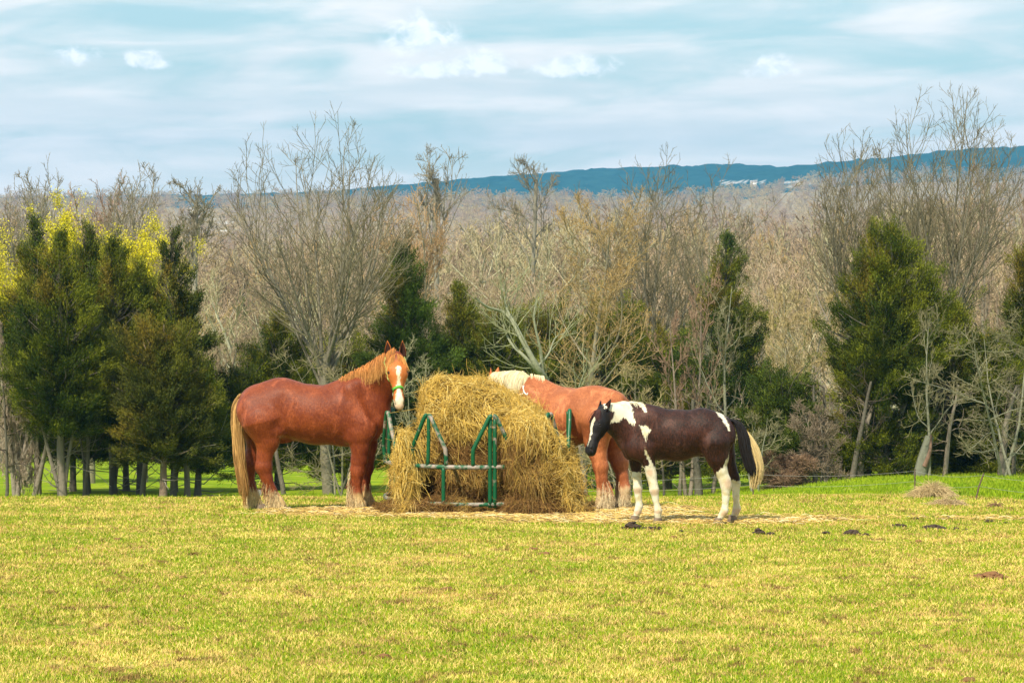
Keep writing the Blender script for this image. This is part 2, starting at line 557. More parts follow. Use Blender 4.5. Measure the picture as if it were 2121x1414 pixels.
fld = ((y_ > 1500) & (y_ < 2000) & (pxg > 360) & (pxg < 500) & (vnoise(pn * (1, 2.0, 1), 0.012, 2) > 0.22))
me = mk_mesh('ground', GV, [GF], M_ground, None, dict(meadow=mead, litter=litt, straw=straw_amt(x_, y_), field=fld.astype(float)), smooth=True)
tag(mk_obj('ground', me), kind='structure')

# ---------------------------------------------------------------- grass blades
def blades(n, x, y, hgt, wid, matl, name):
    n = len(x)
    z = G(x, y) - 0.004
    az_ = rng.random(n) * 2 * np.pi
    lean = rng.normal(0, 0.75, n)
    la = rng.random(n) * 2 * np.pi
    h = hgt * rng.uniform(0.5, 1.25, n)
    w_ = wid * rng.uniform(0.7, 1.3, n)
    base = np.stack([x, y, z], -1)
    side = np.stack([np.cos(az_), np.sin(az_), 0 * az_], -1) * w_[:, None] * 0.5
    tip = base + np.stack([np.cos(la) * lean * h, np.sin(la) * lean * h, h], -1)
    mid = base + (tip - base) * np.array([0.38, 0.38, 0.58])
    V = np.stack([base - side, base + side, mid + side * 0.8, mid - side * 0.8, tip], 1).reshape(-1, 3)
    b = np.arange(n)[:, None] * 5
    F4 = b + np.array([[0, 1, 2, 3]]); F3 = b + np.array([[3, 2, 4]])
    r = np.repeat(rng.random(n), 5)
    me = mk_mesh(name, V, [F3, F4], matl, None, dict(rnd=r), smooth=False)
    return tag(mk_obj(name, me), kind='stuff')

def scatter_fan(n, y0, y1, half, power=1.0, margin=1.0):
    """points in the fan in view, denser near"""
    u = rng.random(n)
    y = y0 * (y1 / y0) ** (u ** power)
    hw = half * y + margin
    x = rng.uniform(-1, 1, n) * hw
    return x, y

x, y = scatter_fan(620000, 11.8, 35.6, 0.222, 1.0, 0.6)
xw, yw = scatter_fan(560000, 8.5, 35.6, 0.235, 1.0, 4.5)        # the same sward runs on beside and in front of the view
out_ = (np.abs(xw) > .222 * yw + .6) | (yw < 11.8)
x, y = np.concatenate([x, xw[out_]]), np.concatenate([y, yw[out_]])
keep = (y < zone_b(x) + rng.normal(0, 0.25, len(x))) & (rng.random(len(x)) > 0.86 * straw_amt(x, y))
tuft = vnoise(np.stack([x, y, 0 * x], -1), 1.6, 3)
keep &= rng.random(len(x)) < 0.85 + 0.25 * tuft
x, y, tuft = x[keep], y[keep], tuft[keep]
blades(len(x), x, y, 0.024 * (1 + 0.35 * tuft) * (1 + y / 90), 0.0055 * (0.5 + y / 26), M_blade, 'pasture_grass')

x, y = scatter_fan(170000, 30.0, 60.0, 0.24, 1.0, 1.0)
keep = (y > zone_b(x) + rng.normal(0, 0.15, len(x)))
x, y = x[keep], y[keep]
blades(len(x), x, y, 0.07 * (1 + .6 * vnoise(np.stack([x, y, 0 * x], -1), 1.3, 3)), 0.012, M_mblade, 'meadow_grass')

# ---------------------------------------------------------------- far hills
def b_hill(nt):
    pos = objpos(nt)
    c = nt.mix(nt.noise(pos, 0.05, 5.0, 0.65), (0.006, 0.028, 0.036), (0.045, 0.115, 0.11))
    return nt.mix(attr(nt, 'field', 'Fac'), c, (0.46, 0.44, 0.42))
M_hill = mat('hill', b_hill, 1.0, 0.0)
def hill(pxs, pys, Y0, Yr, Y1, x0, x1, seed, base_py):
    cols = np.arange(x0, x1, 9.0)
    rows = np.concatenate([np.arange(Y0, Yr + 60, 8.0), np.arange(Yr + 60, Y1, 40.0)])
    PX, RW = np.meshgrid(cols, rows, indexing='ij')
    zr = np.array([P(a, b, Yr)[2] for a, b in zip(pxs, pys)])
    ridge = np.interp(PX, pxs, zr)
    X = (PX - 1060.5) / FPX * Yr * (RW / Yr)
    t = np.where(RW < Yr, (RW - Y0) / (Yr - Y0), 1 - (RW - Yr) / (Y1 - Yr))
    base = G(X, np.full_like(X, Y0)) - 6
    Z = base + (ridge - base) * np.sin(np.clip(t, 0, 1) * np.pi / 2)
    p = np.stack([X + seed * 100, RW, 0 * X], -1)
    Z = Z + 5.0 * vnoise(p, 0.06, 3) * np.clip(t * 4, 0, 1) + 7 * vnoise(p, 0.008, 2) * np.clip(t, 0, 1)
    V = np.stack([X, RW, Z], -1).reshape(-1, 3)
    n0, n1_ = X.shape
    i = np.arange(n0 * n1_).reshape(n0, n1_)
    F = np.stack([i[:-1, :-1], i[1:, :-1], i[1:, 1:], i[:-1, 1:]], -1).reshape(-1, 4)
    vy = 562 - (V[:, 2] - EYE) / V[:, 1] * FPX; vx = 1060.5 + V[:, 0] / V[:, 1] * FPX
    wv = 3 * vnoise(V * (1, .2, .2), .02, 2); fr = vnoise(V * (1, .6, .6), .05, 3)
    fl = (((vx > 1490) & (vx < 1690) & (vy + wv > 375) & (vy + wv < 379.5)) | ((vx > 1590) & (vx < 1665) & (vy + wv > 383) & (vy + wv < 388))) & (V[:, 1] < Yr) & (fr > -.12)
    return tag(mk_obj('hill', mk_mesh('hill', V, [F], M_hill, None, dict(field=fl.astype(float)), smooth=False)), kind='structure')
hill([-900, 0, 420, 700, 860, 1000, 1200, 1400, 1500, 1600, 1750, 3000], [425, 412, 411, 398, 384, 376, 359, 348, 346, 350, 358, 380], 2550, 2950, 3150, -900, 3000, 1, 420)
hill([1480, 1570, 1600, 1700, 1800, 1980, 2121, 2500, 3000], [380, 356, 349, 340, 332, 318, 310, 300, 320], 2420, 2700, 2900, 1480, 3000, 2, 400)

# ---------------------------------------------------------------- the air: far things fade to blue
HB = bpy.data.materials.new('haze')
HB.use_nodes = True
hn = NT(HB.node_tree)
vol = hn.n('ShaderNodeVolumePrincipled', {'Color': (0.12, 0.46, 0.86, 1), 'Density': 1.9e-4, 'Anisotropy': 0.0})
ho = hn.n('ShaderNodeOutputMaterial')
hn.link(vol.outputs[0], ho.inputs['Volume'])
V, F = box(0, 1580, 62, 4200, 3240, 240)
tag(mk_obj('haze', mk_mesh('haze', V, [F], HB)), kind='stuff')
# ---------------------------------------------------------------- bare trees
M_bark = mat('bark', lambda nt: (nt.mix(nt.math('MULTIPLY', nt.noise(nt.n('ShaderNodeMapping', {0: objpos(nt), 3: (1, 1, .25)}).outputs[0], 9.0, 5.0, 0.65), 1.0), nt.mix(0.6, attr(nt, 'col'), (0.03, 0.022, 0.018)), nt.mix(0.35, attr(nt, 'col'), (0.5, 0.48, 0.4))), bump(nt, nt.noise(objpos(nt), 14.0, 5.0, 0.7), 0.8, 0.04)), 0.95, 0.05)
M_twig = mat('twigs', lambda nt: attr(nt, 'col'), 0.9, 0.05)
M_leaf = mat('foliage', lambda nt: attr(nt, 'col'), 0.7, 0.12)

def clip_env(s, d, L, env, f=1.0):
    """shorten branches so that they end on the crown's ellipsoid"""
    c, r = np.array(env[0]), np.array(env[1])
    o = (s - c) / r; q = unit(d + np.array([0, 0, .25])) / r
    A = (q * q).sum(1); B = (o * q).sum(1); Cc = (o * o).sum(1) - 1
    disc = np.maximum(B * B - A * Cc, 0)
    t = (-B + np.sqrt(disc)) / A
    return np.minimum(L, np.maximum(t * f, .25 * np.minimum(L, 1.0)))

def grow(start, dirs, L, r0, r1, K, trop, wob, R):
    """grow N branches with K points; trop pulls upwards"""
    N = len(start)
    pts = np.empty((N, K, 3)); pts[:, 0] = start
    d = unit(dirs)
    dr = R.normal(0, wob, (N, 3))
    for k in range(1, K):
        d = unit(d + dr * 0.5 + R.normal(0, wob, (N, 3)) + np.array([0, 0, 1.0]) * (np.asarray(trop) / K).reshape(-1, 1))
        pts[:, k] = pts[:, k - 1] + d * (L / (K - 1))[:, None]
    t = np.linspace(0, 1, K)[None]
    rad = r0[:, None] * (1 - t) + r1[:, None] * t
    return pts, rad

def spawn(pts, rad, L, n, t0, ang, angv, lf, lfv, R, t1=1.0, shape=0.55, golden=True, apical=0.0):
    """children of every parent branch"""
    N, K, _ = pts.shape
    t = (t0 + (t1 - t0) * (np.arange(n) + R.random((N, n))) / n)
    u = t * (K - 1); i = np.minimum(u.astype(int), K - 2); f = (u - i)[..., None]
    ar = np.arange(N)[:, None]
    pos = pts[ar, i] * (1 - f) + pts[ar, i + 1] * f
    tan = unit(pts[ar, i + 1] - pts[ar, i])
    rr = rad[ar, i] * (1 - f[..., 0]) + rad[ar, i + 1] * f[..., 0]
    phi = (np.arange(n)[None] * 2.4 + R.random((N, 1)) * 6.28 + R.normal(0, .4, (N, n)))
    ref = np.where(np.abs(tan[..., 2:3]) < .9, np.array([0, 0, 1.0]), np.array([1.0, 0, 0]))
    a = unit(np.cross(tan, ref)); b = np.cross(tan, a)
    sideways = a * np.cos(phi)[..., None] + b * np.sin(phi)[..., None]
    al = np.radians(np.clip(R.normal(ang, angv, (N, n)), 6, 110))[..., None]
    d = tan * np.cos(al) + sideways * np.sin(al)
    Lc = L[:, None] * lf * (1 - shape * (t - t0) / max(1 - t0, 1e-3)) * np.clip(R.normal(1, lfv, (N, n)), .4, 1.6)
    return pos.reshape(-1, 3), d.reshape(-1, 3), Lc.reshape(-1), rr.reshape(-1)

def bare_tree(seed, H=12.0, spread=4.0, stems=1, ang=40, trop=1.6, dens=(9, 8, 7, 4), trunk_r=0.16, bark=(.30, .27, .20),
              twig=(.27, .23, .14), wob=.10, buds=None, twr=.006, lean=(0, 0), crown_base=.25, lf=(.75, .5, .5, .45), twigs_up=.8, sides=(7, 4, 3), fan=False):
    """returns (trunk mesh, crown mesh); normalised to height H and half-width spread"""
    R = np.random.default_rng(seed)
    d = np.zeros((stems, 3)); d[:, 2] = 1
    start = np.zeros((stems, 3))
    if stems > 1:
        start[:, :2] = R.normal(0, .06, (stems, 2))
        a = np.arange(stems) / stems * 6.28 + R.random() * 6
        d[:, 0] = np.cos(a) * .30; d[:, 1] = np.sin(a) * .25
    d[:, 0] += lean[0]; d[:, 1] += lean[1]
    if fan:
        L0 = np.full(stems, H * (crown_base + .10))
        p0, r0 = grow(start, d * (.5, .5, 1), L0, np.full(stems, trunk_r), np.full(stems, trunk_r * .75), 8, .25, wob * .3, R)
        # leaders radiating from the head of the trunk, the outer ones curving up
        n = dens[0]
        s, dd, L, rr = spawn(p0, r0, L0, n, .62, 10, 2, 1, .05, R, .99)
        nn_ = len(s); aa = np.arange(nn_) * 2.399
        th = np.radians(ang) * np.sqrt((np.arange(nn_) + .5) / nn_) * R.uniform(.8, 1.15, nn_)
        dd = np.stack([np.sin(th) * np.cos(aa), np.sin(th) * np.sin(aa) * .8, np.cos(th)], -1)
        cz = H * (crown_base + (1 - crown_base) * .54)
        env = ((start[0, 0] + lean[0] * L0[0] * .5, 0, cz), (spread, spread * .85, H - cz))
        L = clip_env(s, dd, np.full(nn_, H), env, .99) * R.uniform(.88, 1.0, nn_)
        p1, r1 = grow(s, dd, L, rr * R.uniform(.34, .5, nn_), np.full(nn_, twr * 1.2), 12, .25, wob * .7, R)
        s, dd, L2, rr = spawn(p1, r1, L, dens[1], .16, 38, 9, .42, .2, R, .98, .35)
        L2 = clip_env(s, dd, L2, env, 1.0)
    else:
        L0 = H * .9 * R.uniform(.85, 1, stems)
        p0, r0 = grow(start, d, L0, np.full(stems, trunk_r), np.full(stems, trunk_r * .12), 12, .3, wob * .35, R)
        s, dd, L, rr = spawn(p0, r0, L0, dens[0], crown_base, ang + 8, 9, lf[0] * .52, .18, R, .97, .62)
        p1, r1 = grow(s, dd, L, rr * .5, np.full(len(s), twr * 1.2), 9, trop * .6, wob, R)
        s, dd, L2, rr = spawn(p1, r1, L, dens[1], .12, 42, 10, lf[1], .2, R)
    p2, r2 = grow(s, dd, L2, np.maximum(rr * .5, twr * 1.2), np.full(len(s), twr), 6, trop * .5, wob, R)
    s, dd, L3, rr = spawn(p2, r2, L2, dens[2], .12, 40, 12, lf[2], .25, R)
    if fan: L3 = clip_env(s, dd, np.maximum(L3, .45), env, 1.05)
    p3, r3 = grow(s, dd, L3, np.maximum(rr * .5, twr), np.full(len(s), twr * .8), 4, twigs_up * .7, wob * 1.2, R)
    s, dd, L4, rr = spawn(p3, r3, L3, dens[3], .15, 38, 12, lf[3], .3, R)
    p4, r4 = grow(s, dd, np.maximum(L4, .12), np.full(len(s), twr * .85), np.full(len(s), twr * .6), 3, twigs_up * .5, wob * 1.2, R)
    allp = np.concatenate([q.reshape(-1, 3) for q in (p0, p1, p2, p3, p4)])
    zt = np.percentile(allp[:, 2], 99.97); xs = np.percentile(np.abs(allp[:, 0] - np.median(allp[:, 0])), 98.5)
    k = np.array([1, 1, H / zt]) if fan else np.array([spread / xs, spread / xs, H / zt])
    for q in (p0, p1, p2, p3, p4): q *= k
    bark = np.array(bark); twig = np.array(twig)
    gt = Geo()
    v, f = tubes(p0, r0, sides[0]); gt.add(v, f, bark)
    big = r1[:, 0] > trunk_r * .25
    if big.any():
        v, f = tubes(p1[big], r1[big], 5); gt.add(v, f, bark)
    gc = Geo()
    if (~big).any():
        v, f = tubes(p1[~big], r1[~big], 4); gc.add(v, f, bark * .6 + twig * .4)
    def addt(p, r, S, c, var):
        v, f = tubes(p, r, S)
        cc = np.clip(np.array(c)[None] * (1 + R.normal(0, var, (len(p), 1))), 0.01, 1)
        gc.add(v, f, np.repeat(cc, p.shape[1] * S, 0))
    addt(p2, r2, sides[1], bark * .35 + twig * .65, .15)
    addt(p3, r3, 3, twig, .2)
    addt(p4, r4, 3, twig, .25)
    if buds is not None:
        bc, nb, bs = buds
        tips = np.concatenate([p4[:, -1], p4[:, 1], p3[:, -1]])
        tips = tips[R.random(len(tips)) < min(1, nb / 2)]
        rp = 9 if nb >= 2 else 4
        tips = np.repeat(tips, rp, 0) + R.normal(0, .09, (len(tips) * rp, 3))
        leafs(gc, tips, bs, bc, R)
    return gt.mesh('trunk', M_bark, True), gc.mesh('crown', M_twig)

def leafs(g, c, size, colr, R, dirs=None, var=.25, elong=1.0, wd=.35):
    n = len(c)
    a = unit(R.normal(0, 1, (n, 3)) if dirs is None else dirs + R.normal(0, .35, (n, 3)))
    b = unit(np.cross(a, R.normal(0, 1, (n, 3))))
    s = size * R.uniform(.6, 1.3, (n, 1))
    V = np.stack([c - b * s * wd, c + a * s * elong, c + b * s * wd], 1).reshape(-1, 3)
    F_ = np.arange(3 * n).reshape(n, 3)
    cc = np.array(colr) if np.ndim(colr) == 2 else np.repeat(np.array([colr]), n, 0)
    cc = np.clip(cc * (1 + R.normal(0, var, (n, 1))), .003, 1)
    g.add(V, F_, np.repeat(cc, 3, 0))

def put_tree(meshes, px, Y, label, name='bare_tree', group=None, rz=0.0, scale=None, cat='tree', names=('trunk', 'crown'), sink=.15, x=None):
    X = P(px, 900, Y)[0] if x is None else x
    r = empty(name, (X, Y, float(G(X, Y)) - sink), rz)
    if scale is not None: r.scale = scale
    tag(r, label, cat, group)
    for m, nm in zip(meshes, names):
        if m is not None:
            mk_obj(nm, m, r)
    return r

def top_height(px, py, Y):
    x, _, z = P(px, py, Y)
    return z - float(G(x, Y)) + .15

def ppm(Y): return FPX / Y            # photo pixels per metre

def bare(px, top, hw, Y, label, seed, **kw):
    name = kw.pop('name', 'bare_tree'); group = kw.pop('group', None)
    H = top_height(px, top, Y)
    m = bare_tree(seed, H, hw / ppm(Y), **kw)
    return put_tree(m, px, Y, label, name, group)

olive = dict(bark=(.25, .22, .15), twig=(.17, .15, .09))
grey = dict(bark=(.30, .27, .21), twig=(.22, .19, .13))
# the two great fan-shaped trees against the sky
bare(680, 226, 205, 60, 'tall fan-shaped bare tree standing behind the chestnut horse', 3, stems=1, lean=(-.14, 0), fan=True, ang=46, trop=1.2, dens=(14, 12, 6, 3), trunk_r=.15, crown_base=.27, wob=.042, lf=(.80, .55, .42, .5), twr=.0056, **olive)
bare(1958, 172, 165, 64, 'tallest bare tree against the sky above the right wood', 7, stems=1, fan=True, ang=38, trop=1.2, dens=(15, 13, 6, 3), trunk_r=.14, crown_base=.30, wob=.042, lf=(.75, .55, .42, .5), twr=.0056, **olive)
bare(1762, 258, 100, 67, 'slim upright bare tree just left of the tallest one', 9, stems=1, fan=True, ang=24, trop=1.2, dens=(11, 10, 6, 3), trunk_r=.12, crown_base=.35, wob=.06, **olive)
bare(1350, 298, 115, 68, 'bare tree with its top over the blue ridge behind the sorrel horse', 12, stems=2, fan=True, ang=38, trop=1.0, dens=(7, 9, 6, 3), trunk_r=.12, crown_base=.35, wob=.08, **olive)
bare(1480, 318, 80, 74, 'thin bare tree rising just right of the middle of the ridge', 14, stems=1, fan=True, ang=38, trop=1.2, dens=(8, 8, 5, 3), trunk_r=.10, crown_base=.5, wob=.08, **olive)
bare(1207, 385, 130, 59, 'tan budding tree with a straight trunk above the sorrel horse', 15, stems=1, ang=42, trop=1.2, dens=(13, 8, 6, 4), trunk_r=.11, crown_base=.30, wob=.09, bark=(.32, .28, .18), twig=(.38, .27, .12), lf=(.8, .5, .5, .5), buds=((.40, .24, .06), .35, .025))
bare(1425, 545, 85, 57, 'pinkish twiggy tree beside the dark cone-shaped cedar', 16, stems=2, ang=38, trop=.9, dens=(9, 7, 5, 3), trunk_r=.06, crown_base=.25, wob=.12, bark=(.28, .21, .16), twig=(.29, .19, .13))
bare(918, 296, 62, 120, 'small bare tree on the skyline above the hay', 17, stems=1, fan=True, ang=50, trop=.5, dens=(8, 8, 6, 3), trunk_r=.15, crown_base=.78, wob=.11, twr=.011, **grey)
bare(1103, 318, 55, 125, 'round-topped bare tree on the skyline right of the hay', 18, stems=1, fan=True, ang=50, trop=.4, dens=(8, 8, 6, 3), trunk_r=.13, crown_base=.80, wob=.12, twr=.011, **grey)
bare(112, 318, 82, 84, 'tallest bare tree at the left end of the wood', 19, stems=2, fan=True, ang=30, trop=1.2, dens=(7, 9, 6, 3), trunk_r=.12, crown_base=.4, wob=.07, twr=.0085, **grey)
bare(35, 350, 62, 88, 'bare tree at the left edge above the yellow budding one', 20, stems=1, fan=True, ang=42, trop=1.1, dens=(10, 8, 6, 3), trunk_r=.12, crown_base=.6, wob=.08, twr=.0085, **grey)
bare(292, 336, 84, 82, 'bare tree with upright limbs left of the distant white town', 21, stems=2, fan=True, ang=28, trop=1.2, dens=(7, 10, 6, 3), trunk_r=.12, crown_base=.4, wob=.06, twr=.0085, **grey)
bare(190, 358, 56, 92, 'reddish bare tree between the two tall ones at left', 22, stems=1, fan=True, ang=42, trop=1.0, dens=(10, 8, 6, 3), trunk_r=.12, crown_base=.65, wob=.09, twr=.012, bark=(.33, .27, .22), twig=(.36, .24, .18))
bare(410, 362, 46, 96, 'curly-topped bare tree over the distant white town', 23, stems=1, fan=True, ang=50, trop=.4, dens=(8, 8, 6, 3), trunk_r=.12, crown_base=.76, wob=.16, twr=.011, **grey)
bare(858, 384, 66, 90, 'orange-tinted bare tree right of the tall fan-shaped tree', 24, stems=1, fan=True, ang=42, trop=.9, dens=(10, 8, 6, 3), trunk_r=.11, crown_base=.5, wob=.1, twr=.012, bark=(.33, .28, .2), twig=(.40, .26, .14))
yel = dict(bark=(.25, .24, .12), twig=(.34, .32, .09))
bare(60, 430, 112, 70, 'yellow-budding tree at the left edge of the wood', 25, stems=1, fan=True, ang=55, trop=.9, dens=(14, 10, 6, 3), trunk_r=.10, crown_base=.35, wob=.07, buds=((.56, .50, .02), 2.0, .045), **yel)
bare(190, 398, 100, 71, 'brightest yellow-budding tree behind the many-topped cedars', 26, stems=1, fan=True, ang=50, trop=1.1, dens=(15, 10, 7, 3), trunk_r=.10, crown_base=.4, wob=.07, buds=((.60, .53, .02), 2.0, .045), **yel)
bare(300, 450, 78, 72, 'faint yellow-budding tree behind the thin open cedar', 27, stems=1, fan=True, ang=46, trop=1.1, dens=(12, 9, 6, 3), trunk_r=.09, crown_base=.4, wob=.08, buds=((.54, .47, .03), 2.0, .035), **yel)
pale = dict(bark=(.21, .22, .14), twig=(.20, .18, .10))
bare(1502, 560, 92, 56, 'pale green lichen-covered tree in front of the dark cone-shaped cedar', 28, stems=1, ang=44, trop=.6, dens=(11, 6, 4, 3), trunk_r=.06, crown_base=.18, wob=.16, lean=(.03, 0), **pale)
bare(1925, 625, 62, 55, 'slender pale tree just right of the great cedar', 29, stems=1, ang=46, trop=.6, dens=(10, 5, 4, 3), trunk_r=.045, crown_base=.25, wob=.14, **pale)
bare(2085, 640, 165, 54, 'low pale tree with arching limbs reaching in from the right edge', 30, stems=3, ang=52, trop=.3, dens=(8, 6, 4, 3), trunk_r=.04, crown_base=.12, wob=.16, **pale)
bare(32, 612, 62, 57, 'dead grey-brown cedar at the left edge', 31, stems=2, ang=70, trop=.2, dens=(26, 9, 6, 3), trunk_r=.075, crown_base=.10, wob=.16, bark=(.40, .33, .26), twig=(.40, .32, .24), lf=(.42, .5, .5, .5), name='dead_tree')
bare(700, 700, 150, 58, 'many-stemmed bare shrub with arching twigs behind the chestnut horse', 32, stems=4, ang=52, trop=.4, dens=(6, 5, 4, 3), trunk_r=.03, crown_base=.1, wob=.12, bark=(.24, .22, .13), twig=(.25, .22, .12), name='bare_shrub')
bare(860, 690, 95, 57, 'bare shrub with arching twigs between the chestnut horse and the hay', 33, stems=3, ang=52, trop=.4, dens=(6, 5, 4, 3), trunk_r=.03, crown_base=.1, wob=.12, bark=(.28, .28, .17), twig=(.27, .26, .15), name='bare_shrub')
bare(1290, 745, 120, 56, 'bare shrub with arching olive twigs over the back of the sorrel horse', 34, stems=4, ang=52, trop=.4, dens=(7, 5, 4, 3), trunk_r=.03, crown_base=.1, wob=.13, bark=(.30, .27, .16), twig=(.34, .28, .14), name='bare_shrub')
bare(1705, 826, 62, 53, 'tangled brown shrub with pale twigs left of the great cedar', 35, stems=4, ang=60, trop=.2, dens=(8, 7, 5, 3), trunk_r=.03, crown_base=.12, wob=.18, bark=(.22, .18, .13), twig=(.22, .17, .12), name='bare_shrub')
bare(1655, 590, 95, 60, 'honey-coloured twiggy tree between the two tall right-hand cedars', 36, stems=2, ang=46, trop=.5, dens=(10, 7, 6, 4), trunk_r=.07, crown_base=.2, wob=.14, bark=(.34, .30, .2), twig=(.42, .33, .16))
bare(1630, 930, 58, 52.5, 'low reddish-brown brush behind the tail of the pinto horse', 37, stems=6, ang=50, trop=.3, dens=(7, 7, 6, 4), trunk_r=.015, crown_base=.1, wob=.2, bark=(.24, .16, .11), twig=(.26, .17, .11), name='brush')
bare(1560, 845, 55, 52, 'small pale branching tree over the rump of the pinto horse', 38, stems=2, ang=55, trop=.2, dens=(6, 5, 4, 3), trunk_r=.03, crown_base=.4, wob=.2, **pale)
bare(2060, 330, 90, 70, 'tall bare tree with reddish twigs near the right edge', 39, stems=2, ang=28, trop=1.1, dens=(10, 8, 6, 4), trunk_r=.12, crown_base=.2, wob=.08, bark=(.33, .28, .22), twig=(.34, .25, .19))
bare(1880, 420, 90, 72, 'bare olive tree behind the top of the great cedar', 40, stems=2, ang=30, trop=1.1, dens=(10, 8, 6, 4), trunk_r=.12, crown_base=.2, wob=.08, **olive)

# the leaning pale tree beside the hay: limbs laid out one by one
def leaning_tree():
    Y = 55.0
    X0, _, _ = P(1140, 1000, Y)
    def w(px, py, dy=0): return np.array(P(px, py, Y + dy))
    limbs = [([(1178, 1010), (1165, 930), (1135, 800), (1112, 760), (1080, 700), (1060, 662), (1040, 645), (1010, 636), (985, 618)], .10, .02),
             ([(1060, 662), (1050, 640), (1046, 618), (1052, 600)], .035, .012),
             ([(1130, 790), (1090, 742), (1062, 715), (1048, 690), (1042, 670)], .05, .012),
             ([(1178, 1010), (1150, 900), (1128, 790), (1118, 720), (1106, 660), (1112, 620)], .06, .015),
             ([(1080, 700), (1058, 690), (1030, 690)], .02, .008), ([(1165, 930), (1188, 860), (1200, 800), (1215, 760)], .04, .01),
             ([(1112, 760), (1135, 735), (1150, 700), (1170, 690)], .03, .01)]
    r = empty('leaning_tree', (X0, Y, float(G(X0, Y))))
    tag(r, 'pale green leaning tree with crooked limbs above the hay', 'tree')
    o = np.array(r.location)
    g = Geo(); paths = []
    for pl, r0, r1 in limbs:
        p = fillet_path([w(a, b, .3 * math.sin(a * .05)) for a, b in pl], 4) - o
        K = len(p); t = np.linspace(0, 1, K)
        v, f = tubes(p[None], (r0 * (1 - t) + r1 * t)[None], 7)
        g.add(v, f, (.31, .34, .21)); paths.append(p)
    mk_obj('trunk', g.mesh('trunk', M_bark, True), r)
    R = np.random.default_rng(4); gc = Geo()
    for p in paths:
        pts = fillet_path(p[::3], 2)[None]
        s, d, L, rr = spawn(pts, np.full(pts.shape[:2], .02), np.array([2.6]), 7, .3, 45, 12, .5, .3, R)
        p1, r1 = grow(s, d, L, np.full(len(s), .014), np.full(len(s), .006), 5, .7, .09, R)
        s, d, L2, rr = spawn(p1, r1, L, 5, .2, 38, 12, .5, .3, R)
        p2, r2 = grow(s, d, L2, np.full(len(s), .007), np.full(len(s), .004), 4, .5, .1, R)
        for q, rr_ in ((p1, r1), (p2, r2)):
            v, f = tubes(q, rr_, 3); gc.add(v, f, (.26, .27, .15))
    mk_obj('crown', gc.mesh('crown', M_twig), r)
leaning_tree()

